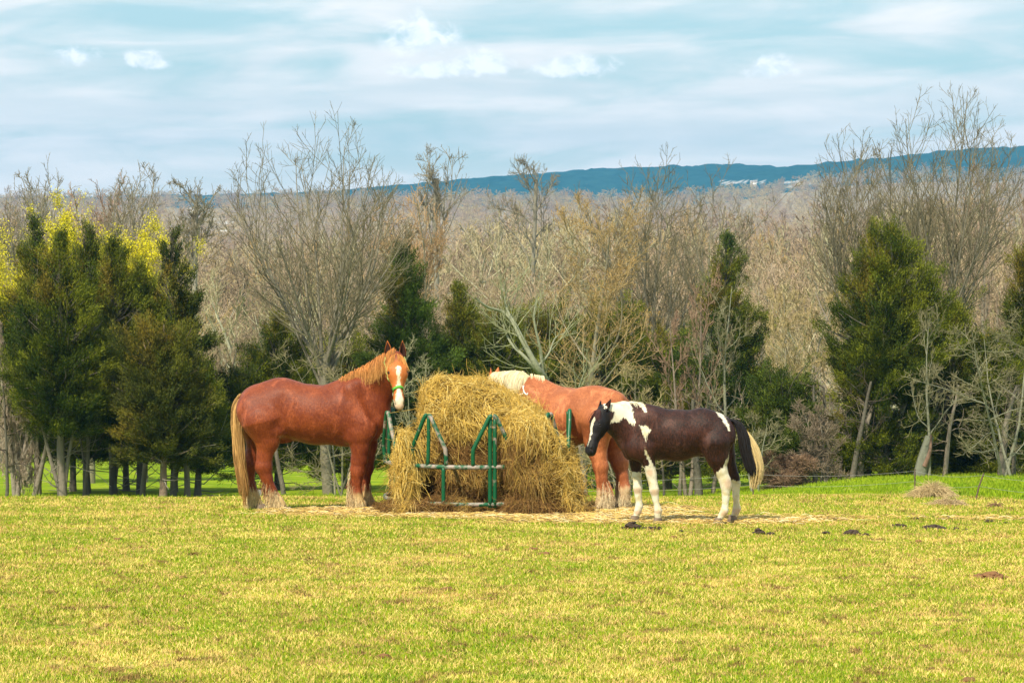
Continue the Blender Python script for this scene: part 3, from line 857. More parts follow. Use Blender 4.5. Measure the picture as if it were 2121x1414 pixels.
# ---------------------------------------------------------------- cedars
def cedar(seed, H, W, base=.12, ntuft=3000, dark=(.030, .050, .005), lite=(.17, .185, .012), rust=(.15, .115, .014), rusty=.045, spires=1, sparse=0.0,
          trunk_r=.095, prof='cone', trunk_col=(.10, .078, .06), leafsz=.043, pale_tr=False):
    R = np.random.default_rng(seed)
    def env(u):     # u: 0 base of crown .. 1 top
        if prof == 'cone': return np.interp(u, [0, .08, .28, .5, .7, .85, .95, 1], [.7, .95, 1, .80, .52, .28, .12, .03])
        if prof == 'column': return np.interp(u, [0, .08, .4, .7, .88, .96, 1], [.7, .92, 1, .9, .55, .25, .06])
        return np.interp(u, [0, .1, .4, .75, .92, 1], [.75, .95, 1, .8, .5, .12])     # bush
    zb = H * base
    # leaders: side tops lean off the main stem
    tops = [(0.0, 0.0, 1.0, 1.0)]
    for i in range(spires - 1):
        a = R.random() * 6.28 if i else 0.3
        tops.append((math.cos(a) * W * R.uniform(.35, .62), math.sin(a) * W * R.uniform(.2, .5), R.uniform(.80, .95), R.uniform(.42, .6)))
    P1, D1, L1, U = [], [], [], []
    for (tx, ty, th, tw) in tops:
        n = int((330 if tw == 1 else 120) * (1 - .45 * sparse))
        u = R.random(n) ** .85
        if tw < 1: u = .35 + .65 * u
        z = zb + (H * th - zb) * u
        az_ = np.arange(n) * 2.399 + R.normal(0, .3, n)
        lobes = 1 + .38 * vnoise(np.stack([np.cos(az_) * 1.2, np.sin(az_) * 1.2, z * 1.1 + seed], -1), 1.0, 3)
        ln = W * env(u) * tw * lobes * np.where(R.random(n) < .10, R.uniform(1.1, 1.38, n), R.uniform(.50, 1.10, n))
        cx = tx * np.clip((z / H) * 1.6, 0, 1) ** 1.2; cy_ = ty * np.clip((z / H) * 1.6, 0, 1) ** 1.2
        P1.append(np.stack([cx, cy_, z], -1))
        up = np.interp(u, [0, .25, .7, 1], [-.05, .22, .7, 2.4]) + R.normal(0, .18, n)
        D1.append(np.stack([np.cos(az_), np.sin(az_), up], -1)); L1.append(np.maximum(ln, .12)); U.append(u)
    P1 = np.concatenate(P1); D1 = np.concatenate(D1); L1 = np.concatenate(L1)
    br = L1 * np.sqrt(1 + D1[:, 2] ** 2) * .92
    pts, rad = grow(P1 - np.stack([0 * br, 0 * br, .25 * L1], -1), D1, br, np.clip(L1 * .022, .008, .05), np.full(len(br), .004), 6, .5, .09, R)
    # foliage tufts along each branch, denser outwards
    per = np.maximum((ntuft * L1 ** 1.5 / (L1 ** 1.5).sum()), 1.5)
    cnt = np.floor(per + R.random(len(per))).astype(int)
    bi = np.repeat(np.arange(len(cnt)), cnt)
    u = 1 - np.abs(R.normal(0, .36, len(bi))); u = np.clip(np.where(u < .12, R.random(len(bi)) * .8 + .2, u), 0.12, 1)
    q = u * 5; i = np.minimum(q.astype(int), 4); f = (q - i)[:, None]
    tp = pts[bi, i] * (1 - f) + pts[bi, i + 1] * f
    tdir = unit(pts[bi, i + 1] - pts[bi, i])
    spread_ = (.055 + .16 * (1 - u) * 1.0)[:, None] * np.minimum(L1[bi], 1.4)[:, None]
    tp = tp + R.normal(0, 1, tp.shape) * spread_ * (1, 1, .7)
    m = 42
    keepm = vnoise(tp + 7 + seed, 1.7, 2) + .35 * vnoise(tp + 3, 5.0, 1) < .34 - .36 * sparse
    tp, tdir, u = tp[keepm], tdir[keepm], u[keepm]
    sp = unit(tdir + np.array([0, 0, .5]) + R.normal(0, .3, tdir.shape))
    al = R.normal(0, .10, (len(tp) * m, 1))
    c = np.repeat(tp, m, 0) + np.repeat(sp, m, 0) * al + R.normal(0, 1, (len(tp) * m, 3)) * (.045, .045, .04)
    dirs = np.repeat(sp, m, 0)
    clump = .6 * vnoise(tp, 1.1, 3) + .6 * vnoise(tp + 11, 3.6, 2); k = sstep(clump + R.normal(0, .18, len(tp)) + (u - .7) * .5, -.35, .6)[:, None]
    tc_ = np.array(dark) * (1 - k) + np.array(lite) * k  # shaded and lit foliage tones painted in, by clump and outwards along the branch
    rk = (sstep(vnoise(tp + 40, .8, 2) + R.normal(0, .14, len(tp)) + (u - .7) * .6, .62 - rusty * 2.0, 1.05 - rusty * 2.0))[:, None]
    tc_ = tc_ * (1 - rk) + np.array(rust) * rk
    zs = H / np.percentile(c[:, 2], 99.85)
    c[:, 2] *= zs; pts[..., 2] *= zs
    g = Geo()
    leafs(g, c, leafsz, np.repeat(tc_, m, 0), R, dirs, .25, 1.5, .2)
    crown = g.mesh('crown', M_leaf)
    gt = Geo()
    K = 10
    tz = np.linspace(0, H * .97, K); wv = R.normal(0, .02, (K, 2)).cumsum(0) * .6
    for (tx, ty, th, tw) in tops:
        bend = np.clip((tz / H) * 1.6, 0, 1) ** 1.2
        tr = np.stack([wv[:, 0] + tx * bend, wv[:, 1] + ty * bend, tz * th], -1)[None]
        rr = trunk_r * (1 if tw == 1 else .5) * (1 - .9 * tz / H * 1.03) * np.interp(tz, [0, .4, 1.0], [1.25, 1.0, 1])
        v, f_ = tubes(tr, np.maximum(rr, .006)[None], 9); gt.add(v, f_, trunk_col)
    v, f_ = tubes(pts, rad, 4); gt.add(v, f_, np.array(trunk_col) * .7)
    # a few dead lower limbs
    nd = 16
    z = R.uniform(.05, base * 1.2 + .03, nd) * H; a = R.random(nd) * 6.28
    dp, dr = grow(np.stack([0 * z, 0 * z, z], -1), np.stack([np.cos(a), np.sin(a), R.normal(.1, .3, nd)], -1), R.uniform(.4, 1.4, nd), np.full(nd, .018), np.full(nd, .005), 6, .2, .2, R)
    v, f_ = tubes(dp, dr, 3); gt.add(v, f_, (.36, .31, .26))
    return gt.mesh('trunk', M_bark, True), crown

def put_cedar(px, top, hw, Y, label, seed, name='cedar', cb=930, **kw):
    H = top_height(px, top, Y)
    X = P(px, 900, Y)[0]; base = (P(px, cb, Y)[2] - float(G(X, Y))) / H
    return put_tree(cedar(seed, H, 1.15 * hw / ppm(Y), base=max(base, .03), **kw), px, Y, label, name)

rustk = dict(rusty=.15, lite=(.12, .12, .012), dark=(.045, .055, .010))
put_cedar(74, 458, 84, 60, 'leftmost tall cedar with a spired top at the left end of the trees', 51, ntuft=4200, cb=888, spires=3, trunk_col=(.17, .13, .10))
put_cedar(128, 486, 104, 56, 'twin-trunked cedar with pale bark at the left', 52, ntuft=4800, cb=868, spires=3, trunk_col=(.24, .19, .15), trunk_r=.11)
put_cedar(182, 470, 92, 61, 'sharp-topped cedar third from the left', 53, ntuft=3600, cb=883, spires=1)
put_cedar(236, 500, 96, 59, 'cedar with a thick dark trunk fourth from the left', 54, ntuft=4200, cb=888, spires=3)
put_cedar(290, 545, 86, 60, 'cedar with a leaning top left of the thin open one', 55, ntuft=3400, cb=888, spires=2)
put_cedar(360, 478, 96, 62.5, 'thin open cedar with brownish ragged branches', 56, ntuft=2300, cb=888, sparse=.75, rusty=.11, leafsz=.06, lite=(.12, .13, .02))
put_cedar(336, 660, 96, 55.5, 'rust-tinged bushy cedar with a reddish trunk left of the chestnut horse', 57, ntuft=5200, cb=903, prof='bush', trunk_col=(.26, .15, .10), **rustk)
put_cedar(408, 740, 66, 57, 'dark low cedar directly behind the tail of the chestnut horse', 58, ntuft=3000, cb=935, prof='bush')
put_cedar(150, 700, 90, 63, 'low dark cedar filling in below the twin-trunked one', 59, ntuft=3200, cb=903, prof='bush')
put_cedar(262, 720, 90, 63.5, 'low dark cedar beneath the fourth from the left', 60, ntuft=3200, cb=903, prof='bush')
put_cedar(575, 650, 96, 65, 'dark cedar behind the rump of the chestnut horse', 61, ntuft=3600, cb=930, spires=2)
put_cedar(505, 745, 78, 64, 'small dark cedar beyond the chestnut horse at the left of the tall fan-shaped tree', 62, ntuft=2000, cb=930, prof='bush')
put_cedar(715, 680, 100, 66, 'dark cedar behind the neck of the chestnut horse', 63, ntuft=3400, cb=930, prof='bush')
put_cedar(832, 512, 104, 64, 'pointed green cedar above the head of the chestnut horse', 64, ntuft=4400, cb=930, spires=1, lite=(.10, .16, .02))
put_cedar(950, 590, 96, 66, 'dark cedar directly behind the hay', 65, ntuft=3600, cb=930, spires=2)
put_cedar(1035, 636, 76, 64.5, 'narrow dark cedar right of the one behind the hay', 66, ntuft=2600, cb=965, prof='column')
put_cedar(1135, 622, 108, 67, 'broad dark cedar behind the leaning pale tree', 67, ntuft=3800, cb=965, prof='bush')
put_cedar(1265, 612, 120, 66, 'broad dark cedar above the back of the sorrel horse', 68, ntuft=4200, cb=965, prof='bush', spires=2)
put_cedar(1385, 680, 92, 65, 'low dark cedar above the withers of the pinto horse', 69, ntuft=3000, cb=955, prof='bush')
put_cedar(1506, 488, 112, 63, 'dark cone-shaped cedar with a sharp tip above the pinto horse', 70, ntuft=4600, cb=960, dark=(.026, .055, .012))
put_cedar(1622, 760, 84, 56, 'low bushy green cedar behind the tail of the pinto horse', 71, ntuft=4200, cb=965, prof='bush', lite=(.11, .14, .018))
put_cedar(1832, 466, 118, 57, 'great broad cedar with several rust-tipped tops at the right', 72, ntuft=8500, cb=955, prof='column', spires=4, rusty=.08, trunk_col=(.36, .31, .24), trunk_r=.14)
put_cedar(1968, 625, 92, 60, 'dark cedar right of the great broad one', 73, ntuft=4200, cb=960, prof='bush', spires=2)
put_cedar(2062, 690, 84, 59, 'dark cedar with a double trunk near the right edge', 74, ntuft=3400, cb=945, prof='bush', trunk_r=.17, trunk_col=(.14, .11, .09))
put_cedar(2135, 505, 60, 61, 'tall dark cedar cut by the right edge', 75, ntuft=3600, cb=950, prof='column')
put_cedar(1745, 880, 52, 60, 'small shaded cedar under the left side of the great one', 76, ntuft=1800, cb=965, prof='bush')

LM = [(-200, 'the left edge of the wood'), (40, 'the dead cedar at the left edge'), (100, 'the leftmost tall cedar'), (170, 'the sharp-topped cedar at left'), (240, 'the fourth cedar from the left'), (320, 'the rust-tinged cedar'), (400, 'the thin open cedar'),
      (480, 'the tail of the chestnut horse'), (560, 'the rump of the chestnut horse'), (640, 'the left half of the fan-shaped tree'), (720, 'the right half of the fan-shaped tree'), (790, 'the neck of the chestnut horse'), (850, 'the pointed green cedar'), (920, 'the left side of the hay'),
      (990, 'the top of the hay'), (1060, 'the right side of the hay'), (1130, 'the leaning pale tree'), (1200, 'the tan budding tree'), (1270, 'the rump of the sorrel horse'), (1340, 'the head of the pinto horse'), (1410, 'the withers of the pinto horse'),
      (1480, 'the pinkish twiggy tree'), (1530, 'the dark cone-shaped cedar'), (1600, 'the low bushy cedar'), (1670, 'the honey-coloured tree'), (1740, 'the tangled brown shrub'), (1800, 'the left side of the great cedar'), (1870, 'the great broad cedar'),
      (1930, 'the slender pale tree'), (1990, 'the tallest bare tree'), (2060, 'the pale arching tree at right'), (2140, 'the right edge of the wood')]
def landmark(px):
    return min(LM, key=lambda q: abs(q[0] - px))[1]

# slim trunks of undergrowth trees seen below the crowns
stem_spec = [(12, 900, 56.5, .045), (66, 880, 57, .07), (172, 890, 57, .055), (184, 900, 58, .04), (292, 880, 57.5, .075), (358, 890, 57, .085), (383, 905, 56, .05), (392, 915, 56.5, .04),
             (588, 905, 60, .07), (742, 900, 60, .07), (1215, 930, 58, .07), (1306, 935, 57, .08), (1376, 930, 58, .035), (1408, 925, 57, .05), (1428, 925, 57.5, .045),
             (1448, 930, 56, .11), (1476, 930, 58, .06), (1690, 900, 56, .07), (1702, 905, 56.5, .06), (1720, 905, 57, .065), (1740, 900, 58, .05), (1765, 890, 56, .08), (1782, 880, 56.5, .09),
             (1800, 890, 57, .06), (1868, 900, 57.5, .06), (1886, 905, 58, .045), (1898, 900, 58.5, .04), (1912, 905, 59, .05), (1955, 900, 56.5, .07), (2075, 900, 56, .11), (2100, 900, 57, .06)]
def slim(px, top, Y, r, seed, shade=1.0):
    R = np.random.default_rng(seed)
    H = top_height(px, top, Y) + 1.2
    p0, r0 = grow(np.zeros((1, 3)), np.array([[R.normal(0, .10), 0, 1.0]]), np.array([H]), np.array([r]), np.array([r * .35]), 8, .1, .05, R)
    s, d, L, rr = spawn(p0, r0, np.array([H]), 9, .3, 60, 15, .38, .3, R)
    p1, r1 = grow(s, d, L, np.full(len(s), .016), np.full(len(s), .006), 6, .4, .16, R)
    s, d, L2, rr = spawn(p1, r1, L, 7, .2, 45, 12, .5, .3, R)
    p2, r2 = grow(s, d, L2, np.full(len(s), .008), np.full(len(s), .005), 4, .4, .16, R)
    c = np.array([.21, .17, .13]) * shade
    gt = Geo(); v, f = tubes(p0, r0, 9); gt.add(v, f, c)
    gc = Geo()
    for q, rr_ in ((p1, r1), (p2, r2)):
        v, f = tubes(q, rr_, 3); gc.add(v, f, c * .9)
    return gt.mesh('trunk', M_bark, True), gc.mesh('crown', M_twig)
stem_words = {1448: 'leaning pale trunk under the belly of the pinto horse', 588: 'dark slim trunk seen between the hind and front legs of the chestnut horse',
              1306: 'dark slim trunk just left of the front legs of the pinto horse', 2075: 'thick dark trunk near the right edge of the wood'}
used_s = set()
for k_, (px, top, Y, r) in enumerate(stem_spec):
    for q_ in range(3):
        sh = (k_ * 2 + q_) % 3
        lb_ = stem_words.get(px, '%s %s trunk seen below the crowns near %s' % (('dark', 'brown', 'pale')[sh], 'stout' if r > .075 else 'slim' if r > .055 else 'thin', landmark(px)))
        if lb_ not in used_s: break
    used_s.add(lb_)
    put_tree(slim(px, top, Y, r, 200 + k_, (.45, .9, 1.5)[sh]), px, Y, lb_, 'slim_tree', None if px in stem_words else 'slim trunks among the trees')

# broken leaning log beside the great cedar
def snag():
    Y = 55; X0, _, z0 = P(1903, 985, Y); g0 = float(G(X0, Y))
    r = empty('broken_tree', (X0, Y, g0)); tag(r, 'broken leaning dead trunk with peeling bark right of the great cedar', 'dead tree')
    o = np.array([X0, Y, g0])
    p = fillet_path([np.array([X0, Y, g0 - .1]), np.array(P(1910, 960, Y)), np.array(P(1918, 930, Y)), np.array(P(1926, 903, Y))], 4) - o
    v, f = tubes(p[None], np.linspace(.16, .10, len(p))[None], 10)
    g = Geo().add(v, f, (.15, .17, .12)); mk_obj('trunk', g.mesh('trunk', M_bark, True), r)
    p2 = fillet_path([np.array(P(1914, 965, Y - .1)), np.array(P(1926, 935, Y - .12)), np.array(P(1929, 900, Y - .12))], 4) - o
    v, f = tubes(p2[None], np.linspace(.07, .02, len(p2))[None], 6)
    g = Geo().add(v, f, (.24, .10, .06)); mk_obj('splinter', g.mesh('splinter', M_bark, True), r)
snag()

# ---------------------------------------------------------------- the wood behind: separate trees, then the far mass
wood_cols = [((.20, .16, .12), (.34, .26, .16)), ((.40, .34, .25), (.38, .28, .19)), ((.52, .48, .34), (.40, .33, .19)), ((.16, .13, .10), (.30, .22, .15)), ((.34, .28, .17), (.44, .30, .13)), ((.55, .54, .38), (.36, .31, .18))]
protos = []
for i, (b_, t_) in enumerate(wood_cols):
    protos.append(bare_tree(300 + i, 10.0, 2.6, stems=1 + i % 2, ang=34, trop=1.0, dens=(11, 8, 5, 3), trunk_r=.16, crown_base=.22, wob=.10, bark=b_, twig=t_, twr=.011, sides=(6, 3, 3), lf=(1.05, .5, .5, .45)))
RW = np.random.default_rng(77)
def crown_line(px):
    return np.interp(px, [-400, 0, 200, 420, 560, 800, 900, 1100, 1250, 1400, 1500, 1600, 1680, 1760, 1900, 2121, 2500], [400, 400, 410, 445, 430, 405, 396, 392, 390, 390, 392, 404, 398, 385, 370, 360, 360])
placed = []
tries = 0
used = set()
while len(placed) < 215 and tries < 9000:
    tries += 1
    Y = 70 * (300 / 70) ** (RW.random() ** .8)
    px = RW.uniform(-160, 2280)
    if Y < 98 + 8 * math.sin(px * .01) and px < 1680: continue      # the green field runs on behind the cedars
    x = (px - 1060.5) / FPX * Y
    if any((x - a) ** 2 + (Y - b) ** 2 * .35 < (1.7 + Y / 130) ** 2 for a, b in placed): continue
    placed.append((x, Y))
    t_ = (Y - 70) / 220
    top = 12 + crown_line(px) + RW.uniform(0, 1) ** 1.5 * 150 * (1 - .5 * t_) + (80 * (1 - t_) if RW.random() < .7 else 10)
    H = (P(px, top, Y)[2] - float(G(x, Y))) + .15
    k = H / 10.0
    for q_ in range(6):
        i = (RW.integers(0, 6) + q_) % 6
        lb_ = '%s %s bare tree %s behind %s' % (('grey-brown', 'mauve', 'pale tan', 'dark brown', 'orange-tan', 'greenish')[i], 'tall' if k > 1.15 else 'low', ('close', 'midway', 'deep', 'farthest')[min(3, int(t_ * 4))], landmark(px))
        if lb_ not in used: break
    if lb_ in used:
        placed.pop(); continue
    used.add(lb_)
    wsc = k ** .75 * 1.12 * RW.uniform(.95, 1.35) * (1.0 + .3 * t_)
    put_tree(protos[i], px, Y, lb_, 'woodland_tree', 'leafless trees of the wood behind', rz=RW.random() * 6.28, scale=(wsc, wsc, k), x=x)

# far wood: one mass of simplified bare crowns climbing the other side of the valley
far_meshes = []
hid = bpy.data.collections.new('far_wood_crowns')
for i in range(5):
    b_, t_ = [((.36, .28, .19), (.46, .34, .21)), ((.38, .29, .20), (.48, .35, .22)), ((.38, .32, .20), (.48, .39, .22)), ((.36, .28, .22), (.45, .33, .24)), ((.42, .36, .22), (.52, .40, .20))][i]
    tm, cm = bare_tree(400 + i, 14.0, 5.0, stems=1, ang=44, trop=.8, dens=(11, 7, 5, 3), trunk_r=.20, crown_base=.30, wob=.10, bark=b_, twig=t_, twr=.036, sides=(4, 3, 3))
    oc = bpy.data.objects.new('far_crown', cm)
    hid.objects.link(oc)
pts = []
for Y in 300 * (2440 / 300) ** (np.arange(0, 52) / 51.0):
    hw = .27 * Y + 20
    step = 7.0 + Y / 220
    for x in np.arange(-hw, hw, step):
        xx = x + RW.normal(0, step * .35); yy = Y + RW.normal(0, Y * .012)
        pxx = 1060.5 + xx / yy * FPX
        if 1450 < Y < 1950 and 350 < pxx < 510: continue
        pts.append((xx, yy, float(G(xx, yy)) - 1))
pts = np.array(pts)
me = bpy.data.meshes.new('far_wood')
me.vertices.add(len(pts)); me.vertices.foreach_set('co', pts.ravel())
sc_ = me.attributes.new('s', 'FLOAT', 'POINT')
sc_.data.foreach_set('value', (RW.uniform(.75, 1.3, len(pts)) * np.interp(pts[:, 1], [300, 600, 1900, 2440], [1.15, 1.2, 1.5, 1.2])).astype(np.float32))
fw = mk_obj('far_wood', me)
tag(fw, kind='stuff')
ng = bpy.data.node_groups.new('far_wood', 'GeometryNodeTree')
ng.interface.new_socket('Geometry', in_out='INPUT', socket_type='NodeSocketGeometry')
ng.interface.new_socket('Geometry', in_out='OUTPUT', socket_type='NodeSocketGeometry')
N_ = ng.nodes
gi = N_.new('NodeGroupInput'); go = N_.new('NodeGroupOutput')
iop = N_.new('GeometryNodeInstanceOnPoints'); ci = N_.new('GeometryNodeCollectionInfo')
ci.inputs['Collection'].default_value = hid
ci.inputs['Separate Children'].default_value = True
ci.inputs['Reset Children'].default_value = True
iop.inputs['Pick Instance'].default_value = True
rv = N_.new('FunctionNodeRandomValue'); rv.data_type = 'FLOAT_VECTOR'; rv.inputs[0].default_value = (0, 0, 0); rv.inputs[1].default_value = (0.08, 0.08, 6.28)
na = N_.new('GeometryNodeInputNamedAttribute'); na.data_type = 'FLOAT'; na.inputs['Name'].default_value = 's'
L_ = ng.links.new
L_(gi.outputs[0], iop.inputs['Points']); L_(ci.outputs[0], iop.inputs['Instance']); L_(rv.outputs[0], iop.inputs['Rotation']); L_(na.outputs[0], iop.inputs['Scale']); L_(iop.outputs[0], go.inputs[0])
md = fw.modifiers.new('trees', 'NODES'); md.node_group = ng

# ---------------------------------------------------------------- far white buildings
M_white = mat('white_siding', lambda nt: (0.86, 0.85, 0.82), 0.7, 0.2)
M_roofp = mat('pale_roof', lambda nt: (0.55, 0.52, 0.50), 0.7, 0.2)
def building(px, Y, L, D, Hh, label, roofh=1.2, zlift=0, **kw):
    X = (px - 1060.5) / FPX * Y
    r = empty('farm_building', (X, Y, P(px, kw['py'], Y)[2]))
    tag(r, label, 'building')
    V, F_ = box(0, 0, Hh / 2 - 2, L, D, Hh + 4)
    mk_obj('wall', mk_mesh('wall', V, [F_], M_white), r)
    h = Hh
    V = np.array([[-L / 2 - .5, -D / 2 - .5, h], [L / 2 + .5, -D / 2 - .5, h], [L / 2 + .5, D / 2 + .5, h], [-L / 2 - .5, D / 2 + .5, h], [-L / 2 - .5, 0, h + roofh], [L / 2 + .5, 0, h + roofh]]) + (0, 0, .02)
    mk_obj('roof', mk_mesh('roof', V, [np.array([[0, 1, 5, 4], [3, 4, 5, 2], [0, 3, 2, 1]]), np.array([[0, 4, 3], [1, 2, 5]])], M_roofp), r)
building(385, 1700, 6, 6, 3, 'leftmost small white building of the distant town', py=455)
building(412, 1720, 4, 6, 2.2, 'small white building between the two longer ones of the distant town', py=457)
building(435, 1700, 9, 6, 2.6, 'longest low white building of the distant town', py=458)
building(400, 1900, 4, 5, 2, 'tiny white building above the others of the distant town', py=438)
building(1655, 2440, 4, 5, 1.4, 'tiny white farm building at the right end of the pale hillside field', py=381)
building(1560, 2440, 6, 5, 1.2, 'long low white farm building on the pale hillside field', py=379)
# ---------------------------------------------------------------- horses
def b_coat(dark, light, sock, skin=(0.5, 0.3, 0.2), face=None, rough=0.55):
    """coat from attributes: pale = pale lower legs / muzzle, mark = signed distance to the white marks, dk = near-black nostrils, eye rims and mouth line, fc = head"""
    def f(nt):
        pos = objpos(nt)
        tcv = nt.n('ShaderNodeTexCoord').outputs['Object']
        st = nt.n('ShaderNodeMapping', {0: tcv, 3: (1.0, 1.0, 0.35)}).outputs[0]
        hair = nt.noise(st, 75.0, 4.0, 0.65, 0.4)
        big = nt.noise(tcv, 3.2, 4.0, 0.6, 0.4)
        k = nt.math('ADD', nt.math('MULTIPLY', big, 0.42), nt.math('MULTIPLY', hair, 0.60))
        c = nt.mix(nt.ss(k, 0.40, 0.68), dark, light)
        dust = nt.ss(nt.math('ADD', nt.noise(st, 5.5, 5.0, 0.7, 0.8), nt.math('MULTIPLY', hair, 0.15)), .58, .76, 0, .38)
        c = nt.mix(dust, c, tuple(min(1, v * 1.9 + .03) for v in light))
        if face:
            c = nt.mix(attr(nt, 'fc', 'Fac'), c, face)
        edge = nt.math('MULTIPLY', nt.math('SUBTRACT', nt.noise(st, 34.0, 6.0, 0.75), 0.5), 0.11)
        pl = nt.math('ADD', attr(nt, 'pale', 'Fac'), nt.math('MULTIPLY', nt.math('SUBTRACT', nt.noise(st, 22.0, 4.0, 0.6), 0.5), 0.7))
        c = nt.mix(nt.ss(pl, 0.3, 0.8), c, sock)
        mk = nt.math('ADD', attr(nt, 'mark', 'Fac'), edge)
        wcol = nt.mix(nt.ss(nt.noise(tcv, 9.0, 3.0), 0.45, 0.7), (0.70, 0.65, 0.52), (0.56, 0.47, 0.27))
        c = nt.mix(nt.ss(mk, -0.008, 0.008), c, wcol)
        c = nt.mix(attr(nt, 'pink', 'Fac'), c, (0.55, 0.37, 0.25))
        c = nt.mix(attr(nt, 'dk', 'Fac'), c, (0.02, 0.012, 0.01))
        return c, bump(nt, nt.math('ADD', hair, nt.math('MULTIPLY', nt.noise(tcv, 14.0, 3.0), .35)), 0.6, 0.012)
    return f
def hairmat(name, rough=0.6):
    return mat(name, lambda nt: attr(nt, 'col'), rough, 0.3)
M_hair = hairmat('horse_hair')
M_hoof = mat('hoof', lambda nt: (nt.mix(nt.noise(objpos(nt), 30.0, 3.0), (0.10, 0.07, 0.05), (0.26, 0.19, 0.13))), 0.6, 0.3)
M_eye = mat('horse_eye', lambda nt: (0.008, 0.005, 0.004), 0.08, 0.6)
M_earin = mat('ear_inside', lambda nt: (0.035, 0.014, 0.010), 0.8, 0.1)

class Frame:
    """head frame: a along the face from poll to muzzle, n out of the face, s to the side"""
    def __init__(s, o, a, n, scale=1.0):
        s.o = np.array(o, float); s.a = unit(np.array(a, float))
        n = np.array(n, float); n = n - (n @ s.a) * s.a; s.n = unit(n)
        s.s = np.cross(s.a, s.n); s.k = scale
    def w(s, a, n, t=0.0):
        return s.o + s.k * (a * s.a + n * s.n + t * s.s)
    def loc(s, p):
        d = (np.asarray(p) - s.o) / s.k
        return d @ s.a, d @ s.n, d @ s.s

def head_field(F, H, neckslim=False):
    def C(p, q, rp, rq, k=0.03, sub=False):
        F.cap(H.w(*p), H.w(*q), np.array(rp) * H.k, np.array(rq) * H.k, side=H.s, k=k * H.k, sub=sub)
    C((0.03, -0.03), (0.20, -0.02), (.095, .085), (.105, .108), .05)
    C((0.16, 0.00), (0.24, 0.00), (.085, .104), (.080, .094), .04)
    C((0.22, 0.02), (0.50, 0.005), (.062, .080), (.048, .052), .04)
    C((0.19, -0.10), (0.27, -0.085), (.085, .068), (.070, .054), .04)          # jowl
    C((0.26, -0.07), (0.50, -0.035), (.052, .048), (.036, .040), .04)
    C((0.50, -0.005), (0.585, -0.012), (.062, .062), (.056, .056), .035)        # muzzle
    C((0.555, -0.055), (0.60, -0.050), (.032, .038), (.024, .030), .02)          # lower lip
    for t in (-1, 1):
        C((0.165, 0.040, t * .085), (0.215, 0.030, t * .092), (.032, .028), (.024, .022), .03)   # brow
        C((0.25, -0.01, t * .085), (0.36, -0.01, t * .060), (.020, .016), (.016, .012), .03)     # facial crest
        C((0.545, 0.028, t * .040), (0.580, 0.012, t * .048), (.026, .022), (.024, .020), .018)  # nostril flare
        C((0.560, 0.030, t * .062), (0.585, 0.010, t * .066), (.020, .018), (.015, .016), .006, True)
        C((0.205, 0.044, t * .108), (0.213, 0.040, t * .108), (.013, .013), (.012, .012), .01, True)

def ear_geo(base, up, face, L, W):
    """a cupped ear: open towards `face`; returns outer and inner surfaces"""
    up = unit(np.array(up, float)); face = np.array(face, float); face = unit(face - (face @ up) * up)
    sd_ = np.cross(up, face)
    nu, nv = 10, 10
    U, Vv = np.meshgrid(np.linspace(0, 1, nv), np.linspace(-1, 1, nu), indexing='ij')
    prof = W * np.clip(np.sin(np.clip(0.16 + U * 0.84, 0, 1) ** 0.85 * np.pi) ** 0.8, 0.0, 1) * (1 - 0.25 * U)
    ang = Vv * 1.9 * (1 - 0.45 * U)
    pts = np.array(base)[None, None] + up * (U * L)[..., None] + sd_ * (np.sin(ang) * prof)[..., None] - face * (np.cos(ang) * prof * 0.75)[..., None]
    pts = pts + face * (0.10 * L * np.sin(U * 2.6))[..., None] * 0.5
    i = np.arange(nu * nv).reshape(nv, nu)
    Fq = np.stack([i[:-1, :-1], i[:-1, 1:], i[1:, 1:], i[1:, :-1]], -1).reshape(-1, 4)
    inner = pts + face * 0.006
    return pts.reshape(-1, 3), Fq, inner.reshape(-1, 3) * 1.0, Fq[:, ::-1]

def strands(roots, dirs, L, down, col, wid=0.003, K=6, wob=0.02, colvar=0.15, fld=None, taper=0.35, tipcol=None):
    """hair: roots (N,3), initial directions, lengths, gravity strength"""
    N = len(roots)
    L = np.broadcast_to(L, (N,)) * rng.uniform(0.75, 1.15, N)
    pts = np.empty((N, K, 3)); pts[:, 0] = roots
    d = unit(np.array(dirs, float)) * np.ones((N, 1))
    wv = rng.normal(0, wob, (N, 3))
    for k in range(1, K):
        d = unit(d + np.array([0, 0, -down]) / K * 2.2 + wv / 1.5 + rng.normal(0, wob, (N, 3)))
        pts[:, k] = pts[:, k - 1] + d * (L / (K - 1))[:, None]
    t = np.linspace(0, 1, K)
    rad = wid * (1 - (1 - taper) * t[None]) * rng.uniform(0.7, 1.3, (N, 1))
    V, Fq = tubes(pts, rad, 3)
    c = np.array(col, float)
    if c.ndim == 1: c = np.repeat(c[None], N, 0)
    c = c * (1 + rng.normal(0, colvar, (N, 1)))
    cc = np.repeat(c[:, None, :], K, 1)
    if tipcol is not None:
        cc = cc * (1 - t[None, :, None] ** 1.3) + np.array(tipcol) * t[None, :, None] ** 1.3
    cc = np.repeat(cc.reshape(-1, 3), 3, 0)
    return V, Fq, np.clip(cc, 0, 1)

def poly_sd(p, poly):
    """signed distance (positive inside) of 2-D points to a polygon"""
    poly = np.asarray(poly, float); n = len(poly)
    d = np.full(len(p), 1e9); ins = np.zeros(len(p), bool)
    for i in range(n):
        a, b = poly[i], poly[(i + 1) % n]
        e = b - a; v = p - a
        t = np.clip((v @ e) / max(e @ e, 1e-9), 0, 1)
        q = v - t[:, None] * e
        d = np.minimum(d, np.hypot(q[:, 0], q[:, 1]))
        c = ((a[1] > p[:, 1]) != (b[1] > p[:, 1]))
        ins ^= c & (p[:, 0] < (b[0] - a[0]) * (p[:, 1] - a[1]) / (b[1] - a[1] + 1e-12) + a[0])
    return np.where(ins, d, -d)

